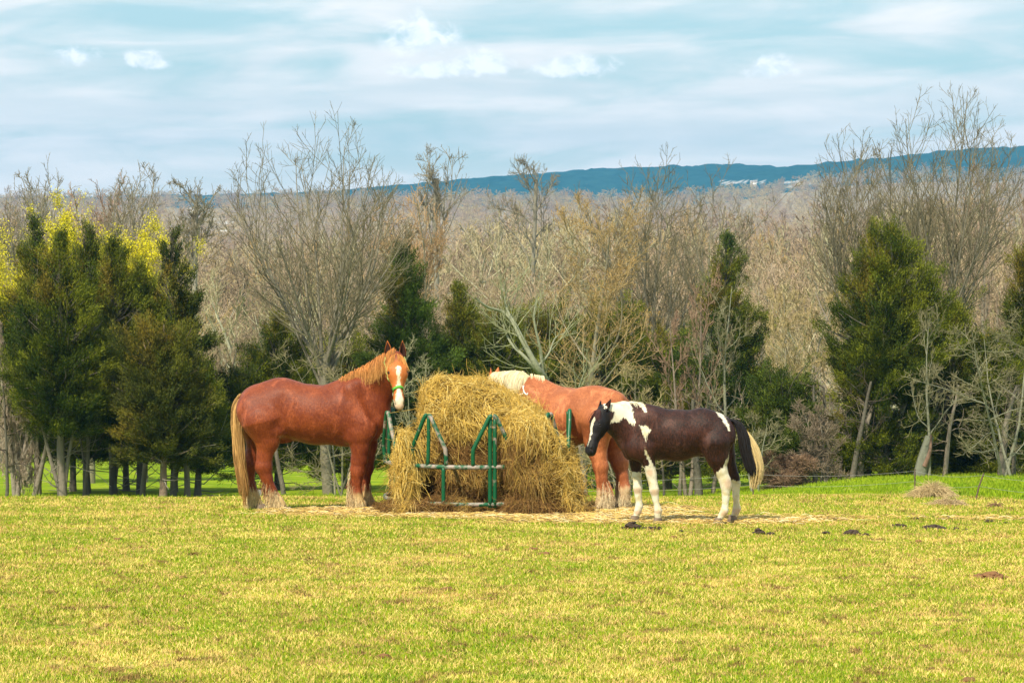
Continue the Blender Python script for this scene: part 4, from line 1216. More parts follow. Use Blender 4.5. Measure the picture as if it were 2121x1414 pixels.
def leg(F, X, Zf, pts, y0, y1, lat=0.8, k=0.03):
    """pts: (px, py, half width px) down the leg; y0 -> y1 lateral position from top to bottom"""
    n = len(pts)
    ys_ = np.linspace(y0, y1, n)
    for i in range(n - 1):
        a, b = pts[i], pts[i + 1]
        ra, rb = a[2] / X.s, b[2] / X.s
        F.cap((X(a[0]), ys_[i], Zf(a[1])), (X(b[0]), ys_[i + 1], Zf(b[1])), (ra, ra * lat), (rb, rb * lat), k=k)

class PX:
    def __init__(s, x0, sc): s.x0, s.s = x0, sc
    def __call__(s, px): return (px - s.x0) / s.s
class PZ:
    def __init__(s, z0, sc): s.z0, s.s = z0, sc
    def __call__(s, py): return (s.z0 - py) / s.s

def hoof_geo(g, c, r, h, fwd):
    """a hoof: flared truncated cone"""
    n = 14; a = np.arange(n) / n * 2 * np.pi
    rows = []
    for t, k in ((0, 1.0), (.15, 1.0), (0.6, 0.88), (1.0, 0.74)):
        rows.append(np.stack([c[0] + np.cos(a) * r * k + fwd * r * 0.28 * (1 - t), c[1] + np.sin(a) * r * k * 0.85, np.full(n, c[2] + h * t)], -1))
    V = np.concatenate(rows + [[[c[0], c[1], c[2] + h]]])
    F4 = []
    for j in range(3):
        for i in range(n):
            F4.append([j * n + i, j * n + (i + 1) % n, (j + 1) * n + (i + 1) % n, (j + 1) * n + i])
    b = len(V) - 1
    F3 = [[3 * n + i, 3 * n + (i + 1) % n, b] for i in range(n)]
    g.add(V, F4); g.add(V, F3)

def finish_horse(root, name, F, H, coat, attrs_fn, earcol, eye_at=(0.205, 0.036, 0.092), ear_L=.17, ear_W=.05, ear_splay=.25, ear_fwd=0.25, ear_t=.062):
    V, Q = F.mesh()
    # the net as it is
    A = attrs_fn(V)
    me = mk_mesh('body', V, [Q], coat, None, A, smooth=True)
    body = mk_obj('body', me, root)
    for t in (-1, 1):
        c = H.w(eye_at[0], eye_at[1], t * eye_at[2])
        v, f3, f4 = sphere(c, 0.021 * H.k)
        g = Geo().add(v, f3).add(v, f4)
        mk_obj('eye', g.mesh('eye', M_eye, True), root)
        base = H.w(0.0, -0.015, t * ear_t)
        up = -H.a + H.s * t * ear_splay + H.n * ear_fwd
        face = H.n * 1.0 + H.s * t * 0.45
        po, fo, pi, fi = ear_geo(base, up, face, ear_L * H.k, ear_W * H.k)
        g = Geo().add(po, fo, earcol)
        _, _, pi, fi = ear_geo(base + H.n * .004, up, face, ear_L * H.k * .9, ear_W * H.k * .80)
        e = mk_obj('ear', g.mesh('ear', M_hair, True), root)
        mk_obj('ear_lining', mk_mesh('ear_lining', pi, [fi], M_earin, smooth=True), e)
    return body

# ================================================================ chestnut draft horse, left
def build_chestnut():
    s = 166.0
    X, Z = PX(640, s), PZ(1060, s)
    root = empty('horse', (*P(640, 1000, 30.2)[:2], float(G(P(640, 1000, 30.2)[0], 30.2))))
    tag(root, 'large chestnut draft horse facing the camera in a green halter left of the hay', 'horse', 'horses at the feeder')
    F = Field((X(470), -0.62, -0.03), (X(875), 0.55, Z(690)), 0.0155)
    def C(a, b, ra, rb, ya=0., yb=0., k=0.08):
        F.cap((X(a[0]), ya, Z(a[1])), (X(b[0]), yb, Z(b[1])), (ra[0] / s, ra[1]), (rb[0] / s, rb[1]), k=k)
    # trunk
    C((540, 846), (585, 845), (53, .29), (62, .31))
    C((585, 847), (655, 860), (61, .31), (62, .35))
    C((655, 860), (722, 862), (62, .35), (63, .31))
    C((722, 858), (752, 852), (66, .27), (56, .25))
    C((752, 868), (772, 866), (44, .22), (40, .20))
    C((700, 818), (745, 808), (32, .13), (36, .13), k=.06)                 # withers
    C((520, 826), (575, 812), (20, .12), (28, .14), k=.06)                 # croup
    for t in (-1, 1):
        C((530, 850), (560, 880), (42, .16), (38, .14), t * .17, t * .20, k=.06)   # buttock and thigh
        C((735, 812), (752, 885), (30, .09), (34, .10), t * .20, t * .24, k=.06)   # shoulder
        C((752, 885), (736, 905), (30, .09), (22, .09), t * .24, t * .20, k=.05)
        C((780, 880), (775, 900), (20, .09), (16, .08), t * .10, t * .10, k=.04)   # breast
    # neck, bending round to the camera
    C((750, 832), (785, 792), (54, .18), (41, .125), 0, -.06, k=.09)
    C((785, 792), (815, 762), (40, .125), (30, .10), -.06, -.19, k=.07)
    C((735, 808), (788, 764), (24, .09), (14, .07), 0, -.06, k=.05)
    C((788, 764), (820, 738), (14, .07), (13, .07), -.06, -.2, k=.05)
    for t in (-1, 1):      # hollows: behind the shoulder, in the flank, along the neck
        F.cap((X(712), t * .395, Z(822)), (X(724), t * .375, Z(900)), .06, .05, k=.08, sub=True)
        F.cap((X(592), t * .395, Z(812)), (X(586), t * .40, Z(880)), .065, .05, k=.09, sub=True)
        F.cap((X(738), t * .30, Z(780)), (X(784), t * .27, Z(858)), .05, .05, k=.08, sub=True)
        F.cap((X(545), t * .36, Z(905)), (X(520), t * .33, Z(880)), .05, .05, k=.08, sub=True)
    F.D += .012
    H = Frame((X(824), -.25, Z(737)), (9, -40, -96), (20, -96, 40), 1.1)
    head_field(F, H)
    # legs
    leg(F, X, Z, [(546, 872, 44), (556, 912, 25), (551, 940, 16.5), (549, 966, 16.5), (555, 988, 11), (566, 1016, 10.5), (577, 1036, 12.5), (583, 1045, 13)], -.20, -.20, .78)
    leg(F, X, Z, [(530, 880, 42), (530, 915, 26), (521, 942, 17), (514, 964, 16.5), (512, 986, 11.5), (514, 1016, 12), (520, 1036, 13), (524, 1045, 13.5)], .20, .22, .78)
    leg(F, X, Z, [(750, 895, 26), (749, 925, 19), (747, 950, 16), (743, 975, 15), (741, 997, 10.5), (741, 1022, 11.5), (744, 1038, 12.5), (747, 1046, 13)], -.20, -.17, .8)
    leg(F, X, Z, [(762, 895, 24), (762, 925, 17), (761, 950, 14.5), (759, 975, 13), (756, 997, 10), (755, 1022, 11.5), (757, 1038, 12.5), (759, 1046, 13)], .20, .20, .85)
    F.ell((X(586), 0, Z(910)), (.12, .05, .06), k=.05)                        # sheath
    F.noise(0.011, 3.4, 2)
    F.noise(0.004, 9.0, 2)
    # face details live in head space
    def at(V):
        a, n, t = H.loc(V)
        onh = (a > -0.02) & (a < 0.68) & (np.abs(t) < 0.16) & (n > -0.2) & (V[:, 1] < -0.12) & (V[:, 2] > Z(850))
        fc = np.where(onh, sstep(a, 0.0, 0.12) * sstep(n, -.14, -.06) * sstep(V[:, 0], X(797), X(803)), 0)
        wid = np.interp(a, [0.13, 0.17, 0.2, 0.26, 0.4, 0.48, 0.54, 0.66], [0.0, 0.034, 0.026, 0.018, 0.026, 0.038, 0.06, 0.10])
        ctr = np.interp(a, [0.1, 0.5, 0.65], [-0.004, 0.006, 0.0])
        mark = np.where(onh & (n > -0.03) & (a > 0.13), wid - np.abs(t - ctr), -1)
        x, z = V[:, 0], V[:, 2]
        pale = np.maximum(1 - sstep(z, Z(1040), Z(1000)), 0) * (z < Z(950)) * 1.0
        pale = np.maximum(pale, 0.42 * (1 - sstep(np.hypot((x - X(588)) / .10, (z - Z(903)) / .045), 0.3, 1.2)))
        pk = np.where(onh, sstep(a, .54, .60) * 0.8 * (np.abs(t) < .06), 0)
        dk = np.zeros(len(V))
        for q in (-1, 1):
            dn = np.sqrt(((a - .572) / .026) ** 2 + ((n - .022) / .026) ** 2 + ((t - q * .056) / .020) ** 2)
            dk = np.maximum(dk, np.where(onh, 1 - sstep(dn, .55, 1.05), 0))
            de = np.sqrt(((a - .208) / .026) ** 2 + ((n - .038) / .024) ** 2 + ((t - q * .094) / .030) ** 2)
            dk = np.maximum(dk, np.where(onh, .9 * (1 - sstep(de, .6, 1.15)), 0))
        dk = np.maximum(dk, np.where(onh & (a > .56) & (np.abs(n + .048) < .006), .7, 0))
        return dict(fc=fc, mark=mark, pale=pale, pink=pk, dk=dk)
    coat = mat('chestnut_coat', b_coat((0.135, 0.024, 0.007), (0.26, 0.058, 0.014), (0.56, 0.38, 0.17), face=(0.46, 0.135, 0.024)), 0.46, 0.28)
    finish_horse(root, 'horse', F, H, coat, at, (0.50, 0.15, 0.035), ear_splay=.02, ear_fwd=.12, ear_L=.20, ear_W=.048, ear_t=.080)
    # hooves
    for (px, y, r) in ((590, -.20, 21), (530, .22, 20), (750, -.17, 20), (762, .20, 18)):
        g = Geo(); hoof_geo(g, (X(px), y, -0.01), r / s, .075, 1)
        mk_obj('hoof', g.mesh('hoof', M_hoof, True), root)
    # mane along the crest, falling on the near side
    def crest(t):   # 0 at the withers .. 1 at the poll
        px = np.interp(t, [0, .3, .6, .85, 1], [708, 745, 782, 806, 820]); py = np.interp(t, [0, .3, .6, .85, 1], [786, 768, 747, 732, 724])
        yy = np.interp(t, [0, .5, .8, 1], [0, -.05, -.14, -.22])
        return np.stack([X(px), yy, Z(py)], -1)
    g = Geo()
    n = 2600
    t = rng.random(n) ** 0.75
    L = np.interp(t, [0, .25, .45, .7, 1], [.10, .12, .24, .27, .14]) * rng.uniform(0.7, 1.15, n)
    r = crest(t) + rng.normal(0, .012, (n, 3)) + np.array([0, -.035, .012])
    d = np.stack([rng.normal(-.25, .25, n), np.full(n, -1.6), np.interp(t, [0, .7, 1], [.2, .1, -.4]) + rng.normal(0, .15, n)], -1)
    g.add(*strands(r, d, L, 2.0, (0.46, 0.17, 0.04), .0032, 8, .04, .3, tipcol=(0.62, 0.32, 0.10)))
    mk_obj('mane', g.mesh('mane', M_hair), root)
    # forelock
    n = 650
    base = H.w(0.0, 0.02, 0)
    tt = rng.uniform(-1, 1, n)
    r = np.array([H.w(-0.02 + 0.03 * abs(q), 0.045 + rng.normal(0, .008), q * 0.062) for q in tt])
    d = H.a * 1.0 + H.s * (tt * 0.60 + rng.normal(0, .12, n))[:, None] + H.n * rng.uniform(.12, .38, n)[:, None]
    V, Fq, c = strands(r, d, .20, 0.6, (0.56, 0.22, 0.05), .003, 6, .03, .15, tipcol=(.72, .40, .12))
    g = Geo().add(V, Fq, c)
    mk_obj('forelock', g.mesh('forelock', M_hair), root)
    # tail
    g = Geo()
    n = 3200
    core = fillet_path([(X(500), 0, Z(815)), (X(488), -.01, Z(845)), (X(491), -.03, Z(900)), (X(497), -.05, Z(960)), (X(503), -.04, Z(1010)), (X(507), -.03, Z(1050))], 5)
    K = len(core)
    wdt = np.interp(np.linspace(0, 1, K), [0, .12, .35, .7, .9, 1], [.03, .04, .062, .068, .05, .025])
    lk = rng.normal(0, .55, (22, 2)); lk /= np.maximum(1, np.linalg.norm(lk, axis=1))[:, None]
    li = rng.integers(0, 22, n); off = lk[li] + rng.normal(0, .13, (n, 2))
    end = rng.uniform(.55, .85, n) + rng.uniform(0, .18, 22)[li]; lph = rng.random(22)[li] * 6
    tt = np.linspace(0, 1, 12)
    pts = np.empty((n, 12, 3))
    st = rng.uniform(0, .25, n)
    ph = rng.random(n) * 6.28
    for j, q in enumerate(tt):
        u = (st + (end - st) * q) * (K - 1)
        i = np.minimum(u.astype(int), K - 2); f = (u - i)[:, None]
        c_ = core[i] * (1 - f) + core[i + 1] * f
        w_ = np.interp(u, np.arange(K), wdt)
        pts[:, j] = c_ + np.stack([off[:, 0] * w_, off[:, 1] * w_ * .8, 0 * w_], -1) + (np.stack([np.sin(lph + q * 8), np.cos(lph + q * 6), 0 * ph], -1) * .013) + (np.stack([np.sin(ph + q * 7), np.cos(ph + q * 5), 0 * ph], -1) * .005)
    V, Fq = tubes(pts, .0036 * (1 - .55 * tt)[None] * rng.uniform(.7, 1.3, (n, 1)), 3)
    c0 = np.array([0.60, .36, .13])[None] * rng.uniform(.55, 1.1, (n, 1)) * rng.uniform(.7, 1.15, 22)[li][:, None]; lowc = np.array([.36, .16, .045])
    mixk = (sstep(tt, .45, 1)[None] * rng.uniform(0, 1, (n, 1)))[..., None]
    cc = c0[:, None] * (1 - mixk) + lowc * mixk
    g.add(V, Fq, np.repeat(cc.reshape(-1, 3), 3, 0))
    mk_obj('tail', g.mesh('tail', M_hair), root)
    # feathering on the lower legs
    g = Geo()
    for (pts_, y, n, back) in (([(553, 990), (570, 1022), (580, 1045)], -.20, 1500, 1), ([(512, 990), (516, 1022), (524, 1045)], .22, 1000, 1),
                               ([(736, 985), (738, 1020), (746, 1044)], -.17, 1500, 1), ([(754, 990), (755, 1020), (760, 1044)], .2, 700, 1)):
        u = rng.random(n) ** 0.7
        px = np.interp(u, [0, .55, 1], [p[0] for p in pts_]); py = np.interp(u, [0, .55, 1], [p[1] for p in pts_])
        th = rng.random(n) * 6.28
        rr = np.interp(u, [0, .5, 1], [.052, .062, .080]) + rng.normal(0, .008, n)
        # fuller behind than in front
        out = np.stack([np.cos(th), np.sin(th) * .8, 0 * th], -1)
        r = np.stack([X(px), np.full(n, y), Z(py)], -1) + out * rr[:, None]
        d = out * .45 + np.array([-.12, 0, -.9])
        L = np.where(np.cos(th) < 0.2, .15, .11) * (0.7 + .5 * u)
        L = np.minimum(L, np.maximum(r[:, 2] - 0.01, .02))
        hc = np.array([.24, .055, .014]) + (np.array([.72, .54, .29]) - np.array([.24, .055, .014])) * sstep(u + rng.normal(0, .15, n), .05, .55)[:, None]
        g.add(*strands(r, d, L, 1.0, hc, .0026, 6, .09, .3))
    # long hair up the back of the near cannon
    n = 260
    u = rng.random(n)
    r = np.stack([X(np.interp(u, [0, 1], [731, 726])), np.full(n, -.17) + rng.normal(0, .02, n), Z(np.interp(u, [0, 1], [968, 1018]))], -1)
    g.add(*strands(r, np.array([-.45, -.1, -.8]), .11, .8, (0.68, 0.54, 0.32), .003, 6, .07, .2))
    mk_obj('feathering', g.mesh('feathering', M_hair), root)
    # halter
    M_web = mat('halter_webbing', lambda nt: nt.mix(nt.noise(objpos(nt), 60.0, 2.0), (0.07, 0.30, 0.03), (0.13, 0.42, 0.06)), 0.6, 0.2)
    M_strap = mat('halter_strap', lambda nt: nt.mix(nt.noise(objpos(nt), 60.0, 2.0), (0.30, 0.36, 0.10), (0.48, 0.48, 0.16)), 0.6, 0.2)
    hal = None
    def band(name, path, wdir, w_, m, parent, th_=.004):
        p = np.array(path); K = len(p)
        T = np.gradient(p, axis=0); T = unit(T)
        wd = np.array(wdir) if np.ndim(wdir) == 2 else np.repeat(np.array([wdir]), K, 0)
        wd = unit(wd - (wd * T).sum(1)[:, None] * T)
        nr_ = np.cross(T, wd)
        V = np.concatenate([p + wd * w_ / 2 + nr_ * th_, p - wd * w_ / 2 + nr_ * th_, p - wd * w_ / 2 - nr_ * th_, p + wd * w_ / 2 - nr_ * th_])
        i = np.arange(K - 1)
        Fs = []
        for a_, b_ in ((0, 1), (1, 2), (2, 3), (3, 0)):
            Fs.append(np.stack([a_ * K + i, b_ * K + i, b_ * K + i + 1, a_ * K + i + 1], -1))
        Fs.append(np.array([[0, K, 2 * K, 3 * K], [K - 1, 2 * K - 1, 3 * K - 1, 4 * K - 1]]))
        return mk_obj(name, mk_mesh(name, V, [np.concatenate(Fs)], m, smooth=False), parent)
    # noseband: half over the nose, sides drop back to the rings under the cheeks
    def surf(a, th, extra=.006):
        """march outwards in the plane across the head at `a` until outside the field"""
        for r_ in np.arange(.02, .2, .002):
            p = H.w(a, -0.02 + r_ * math.cos(th), r_ * math.sin(th))
            i = np.round((p - F.lo) / F.h).astype(int)
            if (i < 1).any() or (i >= F.n - 1).any() or F.D[tuple(i)] > 0: break
        return H.w(a, -0.02 + (r_ + extra) * math.cos(th), (r_ + extra) * math.sin(th))
    nose = [surf(.385 + .055 * (abs(q) / 1.75) ** 1.5, q) for q in np.linspace(-1.75, 1.75, 25)]
    hal = band('halter', nose, H.a, .030, M_web, root)
    chin = [surf(.44 + 0.02 * math.sin((q - 1.75) / 2.8 * math.pi), q, .008) for q in np.linspace(1.75, 2 * math.pi - 1.75, 15)]
    band('chin_strap', chin, H.a, .02, M_strap, hal)
    for t in (-1, 1):
        ck = [surf(.44 - .32 * u, t * (1.75 + .12 * math.sin(u * 3.14)), .007) for u in np.linspace(0, .55, 8)]
        band('cheek_strap', ck, H.n, .026, M_web, hal)
        cw = [surf(.264 - .27 * u, t * (1.77 - .15 * u), .008) for u in np.linspace(0, 1, 10)]
        band('crown_strap', cw, H.n, .022, M_strap, hal)
        p0 = surf(.44, t * 1.75, .012)
        a_ = np.linspace(0, 2 * np.pi, 13)[:-1]
        rp = np.array([[p0 + .018 * (H.a * math.cos(q) + H.n * math.sin(q)) for q in a_]])
        V, Fq = tubes(rp, np.full((1, 12), .004), 5, closed=True)
        mk_obj('buckle_ring', mk_mesh('buckle_ring', V, [Fq], mat_metal, smooth=True), hal)
    return root


mat_metal = mat('dull_metal', lambda nt: (0.35, 0.30, 0.2), 0.35, 0.6)
build_chestnut()

# ================================================================ blond-maned sorrel behind the hay
def build_sorrel():
    s = 165.0
    X, Z = PX(0, s), PZ(1062, s)                      # here px counts forward (negative) from the rump
    wx, wy, _ = P(1300, 1000, 30.1)
    root = empty('horse', (wx, wy, float(G(wx, wy))), -math.radians(38))
    tag(root, 'sorrel draft horse with a cream mane feeding behind the hay', 'horse', 'horses at the feeder')
    F = Field((X(-440), -0.62, -0.03), (X(15), 0.62, Z(745)), 0.0175)
    def C(a, b, ra, rb, ya=0., yb=0., k=0.08):
        F.cap((X(a[0]), ya, Z(a[1])), (X(b[0]), yb, Z(b[1])), (ra[0] / s, ra[1]), (rb[0] / s, rb[1]), k=k)
    C((-50, 862), (-95, 866), (54, .30), (62, .33))
    C((-95, 866), (-160, 874), (60, .34), (64, .37))
    C((-160, 874), (-225, 872), (64, .37), (64, .32))
    C((-225, 870), (-255, 866), (64, .28), (54, .25))
    C((-190, 832), (-235, 820), (32, .13), (33, .13), k=.06)
    C((-30, 838), (-80, 828), (22, .13), (26, .15), k=.06)
    for t in (-1, 1):
        C((-42, 862), (-58, 900), (38, .16), (32, .14), t * .18, t * .19, k=.06)
        C((-235, 826), (-258, 890), (30, .09), (34, .10), t * .21, t * .25, k=.06)
    C((-240, 842), (-300, 824), (52, .18), (40, .13), k=.09)
    C((-300, 824), (-345, 812), (40, .13), (30, .10), k=.07)
    C((-225, 812), (-300, 797), (18, .08), (13, .06), k=.05)
    C((-300, 797), (-352, 795), (13, .06), (12, .06), k=.05)
    F.D += .022
    H = Frame((X(-358), 0, Z(801)), (-62, 0, -78), (-78, 0, 62), 1.0)
    head_field(F, H)
    leg(F, X, Z, [(-50, 880, 44), (-58, 912, 30), (-58, 942, 22), (-44, 966, 18), (-38, 992, 13), (-32, 1018, 13), (-36, 1038, 13), (-40, 1047, 13.5)], .22, .19, .8)
    leg(F, X, Z, [(-50, 880, 42), (-54, 915, 28), (-50, 944, 20), (-44, 968, 17), (-42, 995, 12.5), (-40, 1020, 13), (-42, 1038, 13), (-45, 1047, 13.5)], -.22, -.20, .8)
    for t in (-1, 1):
        leg(F, X, Z, [(-250, 900, 26), (-249, 940, 19), (-250, 975, 16), (-251, 1000, 12.5), (-250, 1030, 13), (-253, 1046, 14)], t * .2, t * .19, .8)
    F.noise(0.011, 3.4, 2)
    F.noise(0.004, 9.0, 2)
    bx, bz = X(-247), Z(822)
    def at(V):
        x, y, z = V.T
        pale = (1 - sstep(z, Z(1040), Z(990))) * (z < Z(950))
        # freeze brand: two crossed strokes on the near shoulder
        mark = np.full(len(V), -1.0)
        return dict(fc=0 * x, mark=mark, pale=pale, pink=0 * x, dk=0 * x)
    coat = mat('sorrel_coat', b_coat((0.27, 0.078, 0.028), (0.46, 0.155, 0.056), (0.64, 0.48, 0.28)), 0.5, 0.25)
    # local +y is the camera side after the turn is handled below
    body = finish_horse(root, 'horse', F, H, coat, at, (0.55, 0.17, 0.05), ear_splay=.12, ear_fwd=.55, ear_L=.19, ear_W=.055, ear_t=.06)
    # freeze brand as short white hair strokes lying on the shoulder, near side
    near = -1
    def surf_y(x, z):
        for yy in np.arange(.6, 0, -.004):
            i = np.round((np.array([x, near * yy, z]) - F.lo) / F.h).astype(int)
            if (i < 0).any() or (i >= F.n).any(): continue
            if F.D[tuple(i)] < 0: break
        return near * (yy + .004)
    g = Geo()
    for (a, b) in (((-241, 809), (-236, 822)), ((-236, 822), (-244, 829)), ((-239, 818), (-228, 826)), ((-243, 809), (-238, 808)), ((-228, 826), (-227, 821)), ((-244, 829), (-245, 824))):
        pth = [((X(a[0]) * (1 - u) + X(b[0]) * u), 0, (Z(a[1]) * (1 - u) + Z(b[1]) * u)) for u in np.linspace(0, 1, 5)]
        pth = np.array([[p[0], surf_y(p[0], p[2]) + near * .003, p[2]] for p in pth])
        v, f = tubes(pth[None], np.full((1, 5), .009), 5)
        g.add(v, f, (.86, .80, .74))
    mk_obj('brand', g.mesh('brand', M_hair, True), root)
    for (px, y, r) in ((-44, .19, 21), (-48, -.20, 21), (-255, .19, 20), (-255, -.19, 20)):
        g = Geo(); hoof_geo(g, (X(px), y, -0.01), r / s, .075, -1)
        mk_obj('hoof', g.mesh('hoof', M_hoof, True), root)
    # cream mane falling to the near side
    n = 3600
    t = rng.random(n)
    px = np.interp(t, [0, .5, 1], [-254, -296, -350]); py = np.interp(t, [0, .25, .6, 1], [793, 782, 781, 786])
    L = np.interp(t, [0, .08, .4, 1], [.10, .34, .36, .30]) * rng.uniform(.75, 1.1, n)
    r = np.stack([X(px), near * rng.uniform(-.03, .05, n), Z(py) + rng.normal(0.0, .008, n)], -1)
    d = np.stack([rng.normal(-.25, .15, n), np.full(n, near * 1.7), rng.normal(.30, .12, n)], -1)
    g = Geo().add(*strands(r, d, L, 2.2, (0.80, 0.68, 0.42), .0038, 9, .018, .13, tipcol=(.86, .78, .55)))
    n = 45
    t = rng.random(n)
    r = np.stack([X(np.interp(t, [0, 1], [-215, -250])), near * rng.uniform(0, .04, n), Z(np.interp(t, [0, 1], [788, 784]))], -1)
    g.add(*strands(r, np.array([.6, near * .5, -.1]), .12, 1.4, (.8, .66, .42), .005, 6, .03, .13))
    mk_obj('mane', g.mesh('mane', M_hair), root)
    # tail
    g = Geo(); n = 500
    r = np.stack([X(-8) + rng.normal(0, .02, n), rng.normal(0, .03, n), Z(845) + rng.normal(0, .04, n)], -1)
    g.add(*strands(r, np.array([.04, .25, -.9]) + rng.normal(0, .05, (n, 3)), .26, .6, (.40, .20, .09), .005, 8, .02))
    mk_obj('tail', g.mesh('tail', M_hair), root)
    g = Geo()
    for (pts_, y) in (([(-37, 995), (-30, 1022), (-38, 1046)], near * .20), ([(-40, 995), (-38, 1022), (-42, 1046)], -near * .20)):
        n = 1500
        u = rng.random(n) ** .7
        px = np.interp(u, [0, .55, 1], [p[0] for p in pts_]); py = np.interp(u, [0, .55, 1], [p[1] for p in pts_])
        th = rng.random(n) * 6.28
        out = np.stack([np.cos(th), np.sin(th) * .8, 0 * th], -1)
        r = np.stack([X(px), np.full(n, y), Z(py)], -1) + out * np.interp(u, [0, 1], [.06, .085])[:, None]
        L = np.where(np.cos(th) > -.2, .15, .07)
        L = np.minimum(L, np.maximum(r[:, 2] - .01, .02))
        g.add(*strands(r, out * .45 + np.array([.12, 0, -.9]), L, 1.0, np.array([.38, .12, .04]) + (np.array([.74, .60, .38]) - np.array([.38, .12, .04])) * sstep(u + rng.normal(0, .15, n), .05, .5)[:, None], .0026, 6, .09, .25))
    mk_obj('feathering', g.mesh('feathering', M_hair), root)
build_sorrel()

# ================================================================ black and white paint horse, right
def build_paint():
    s = 181.0
    X, Z = PX(1400, s), PZ(1084, s)
    wx, wy, _ = P(1400, 1000, 27.45)
    root = empty('horse', (wx, wy, float(G(wx, wy))))
    tag(root, 'small dark brown and white pinto horse with white legs standing at right', 'horse', 'horses at the feeder')
    F = Field((X(1195), -0.6, -0.03), (X(1545), 0.5, Z(815)), 0.0125)
    def C(a, b, ra, rb, ya=0., yb=0., k=0.06):
        F.cap((X(a[0]), ya, Z(a[1])), (X(b[0]), yb, Z(b[1])), (ra[0] / s, ra[1]), (rb[0] / s, rb[1]), k=k)
    C((1484, 893), (1455, 892), (38, .20), (45, .22))
    C((1455, 893), (1405, 901), (45, .22), (51, .25))
    C((1405, 901), (1352, 899), (51, .25), (51, .22))
    C((1352, 896), (1318, 890), (51, .20), (42, .17))
    C((1316, 910), (1306, 912), (32, .15), (26, .13))
    C((1372, 866), (1340, 862), (17, .09), (20, .09), k=.05)
    C((1492, 874), (1450, 862), (14, .08), (16, .09), k=.05)
    for t in (-1, 1):
        C((1492, 900), (1478, 925), (30, .11), (28, .10), t * .12, t * .14, k=.05)
        C((1340, 868), (1322, 925), (22, .06), (26, .075), t * .15, t * .17, k=.05)
        C((1322, 925), (1334, 942), (22, .07), (16, .06), t * .16, t * .14, k=.04)
        C((1300, 925), (1304, 940), (14, .07), (12, .06), t * .07, t * .07, k=.03)
    # neck, level and turning towards the camera at the head
    C((1325, 883), (1288, 871), (45, .14), (35, .10), 0, -.03, k=.07)
    C((1288, 871), (1258, 862), (35, .10), (25, .085), -.03, -.12, k=.05)
    C((1330, 857), (1290, 846), (16, .06), (12, .055), 0, -.03, k=.04)
    C((1290, 846), (1252, 846), (12, .055), (12, .06), -.03, -.13, k=.04)
    H = Frame((X(1244), -.17, Z(850)), (-26, -30, -88), (-80, -58, 44), 0.83)
    head_field(F, H)
    leg(F, X, Z, [(1318, 930, 24), (1318, 960, 12.5), (1320, 985, 9.5), (1322, 1012, 9.2), (1323, 1030, 6.6), (1325, 1050, 7.4), (1322, 1060, 7.0), (1319, 1069, 6.8)], .13, .12, .85, .02)
    leg(F, X, Z, [(1336, 925, 24), (1342, 955, 13), (1348, 980, 10.5), (1354, 1012, 9), (1357, 1032, 6.6), (1362, 1054, 8), (1361, 1062, 7.0), (1362, 1070, 6.8)], -.14, -.12, .85, .02)
    leg(F, X, Z, [(1480, 915, 32), (1484, 945, 23), (1490, 970, 14), (1499, 992, 11.2), (1502, 1003, 10.2), (1501, 1030, 7), (1498, 1056, 8), (1493, 1064, 7.0), (1489, 1071, 6.8)], -.14, -.13, .85, .02)
    leg(F, X, Z, [(1496, 915, 30), (1506, 945, 19), (1514, 970, 12.5), (1523, 990, 10.5), (1526, 1002, 9.8), (1527, 1030, 6.8), (1529, 1055, 8), (1526, 1064, 7.0), (1523, 1071, 6.8)], .15, .15, .85, .02)
    F.ell((X(1457), 0, Z(938)), (.07, .04, .04), k=.04)
    F.noise(0.008, 4.2, 2)
    F.noise(0.003, 11.0, 2)
    neckp = [(1246, 828), (1275, 826), (1303, 828), (1309, 845), (1309, 856), (1314, 869), (1316, 873), (1311, 874), (1312, 880), (1307, 878), (1302, 872), (1297, 866), (1292, 862), (1287, 865), (1283, 871), (1277, 873), (1270, 872), (1261, 876), (1263, 868), (1271, 861), (1271, 851), (1262, 848), (1256, 841), (1250, 843)]
    star = [(1321, 877), (1330, 879), (1338, 877), (1341, 883), (1347, 887), (1339, 893), (1336, 902), (1335, 910), (1332, 903), (1330, 892)]
    streak = [(1332, 920), (1336, 930), (1343, 944), (1351, 958), (1353, 975), (1340, 962), (1343, 957), (1336, 940), (1331, 928)]
    rump = [(1481, 850), (1488, 851), (1497, 858), (1503, 868), (1508, 880), (1507, 889), (1500, 877), (1492, 864), (1485, 856)]
    hind = [(1513, 923), (1514, 930), (1507, 948), (1502, 962), (1512, 985), (1518, 1020), (1480, 1020), (1481, 975), (1493, 965), (1500, 950), (1508, 938)]
    with2 = [(1306, 826), (1325, 828), (1336, 838), (1337, 851), (1330, 850), (1329, 843), (1318, 833)]
    def at(V):
        x, y, z = V.T
        p2 = np.stack([x * s + 1400, 1084 - z * s], -1)
        m = np.full(len(V), -9.0)
        nearside = (y < 0.04)
        for pl in (neckp, star, streak, rump, with2):
            m = np.maximum(m, np.where(nearside, poly_sd(p2, pl), -9))
        m = np.maximum(m, np.where((y < 0.0), poly_sd(p2, hind), -9))
        w_ = 4 * vnoise(V, 14.0, 2)
        # white stockings, each with its own height
        px, py = p2.T
        l1 = (px < 1334) & (y > -.01) & (px > 1300)
        l2 = (px > 1330) & (px < 1400) & (y < .02)
        l4 = (px > 1490) & (y > 0)
        m = np.maximum(m, np.where(l1, py - 978 + w_, -9)); m = np.maximum(m, np.where(l2, py - 962 + w_, -9))
        m = np.maximum(m, np.where(l4, py - 996 + w_ * .5, -9)); m = np.maximum(m, np.where((px > 1400) & (y < 0), py - 990 + w_, -9))
        a, n, t = H.loc(V)
        onh = (a > -.03) & (a < .7) & (np.abs(t) < .16) & (n > -.2) & (px < 1262)
        m = np.where(onh, -9, m)
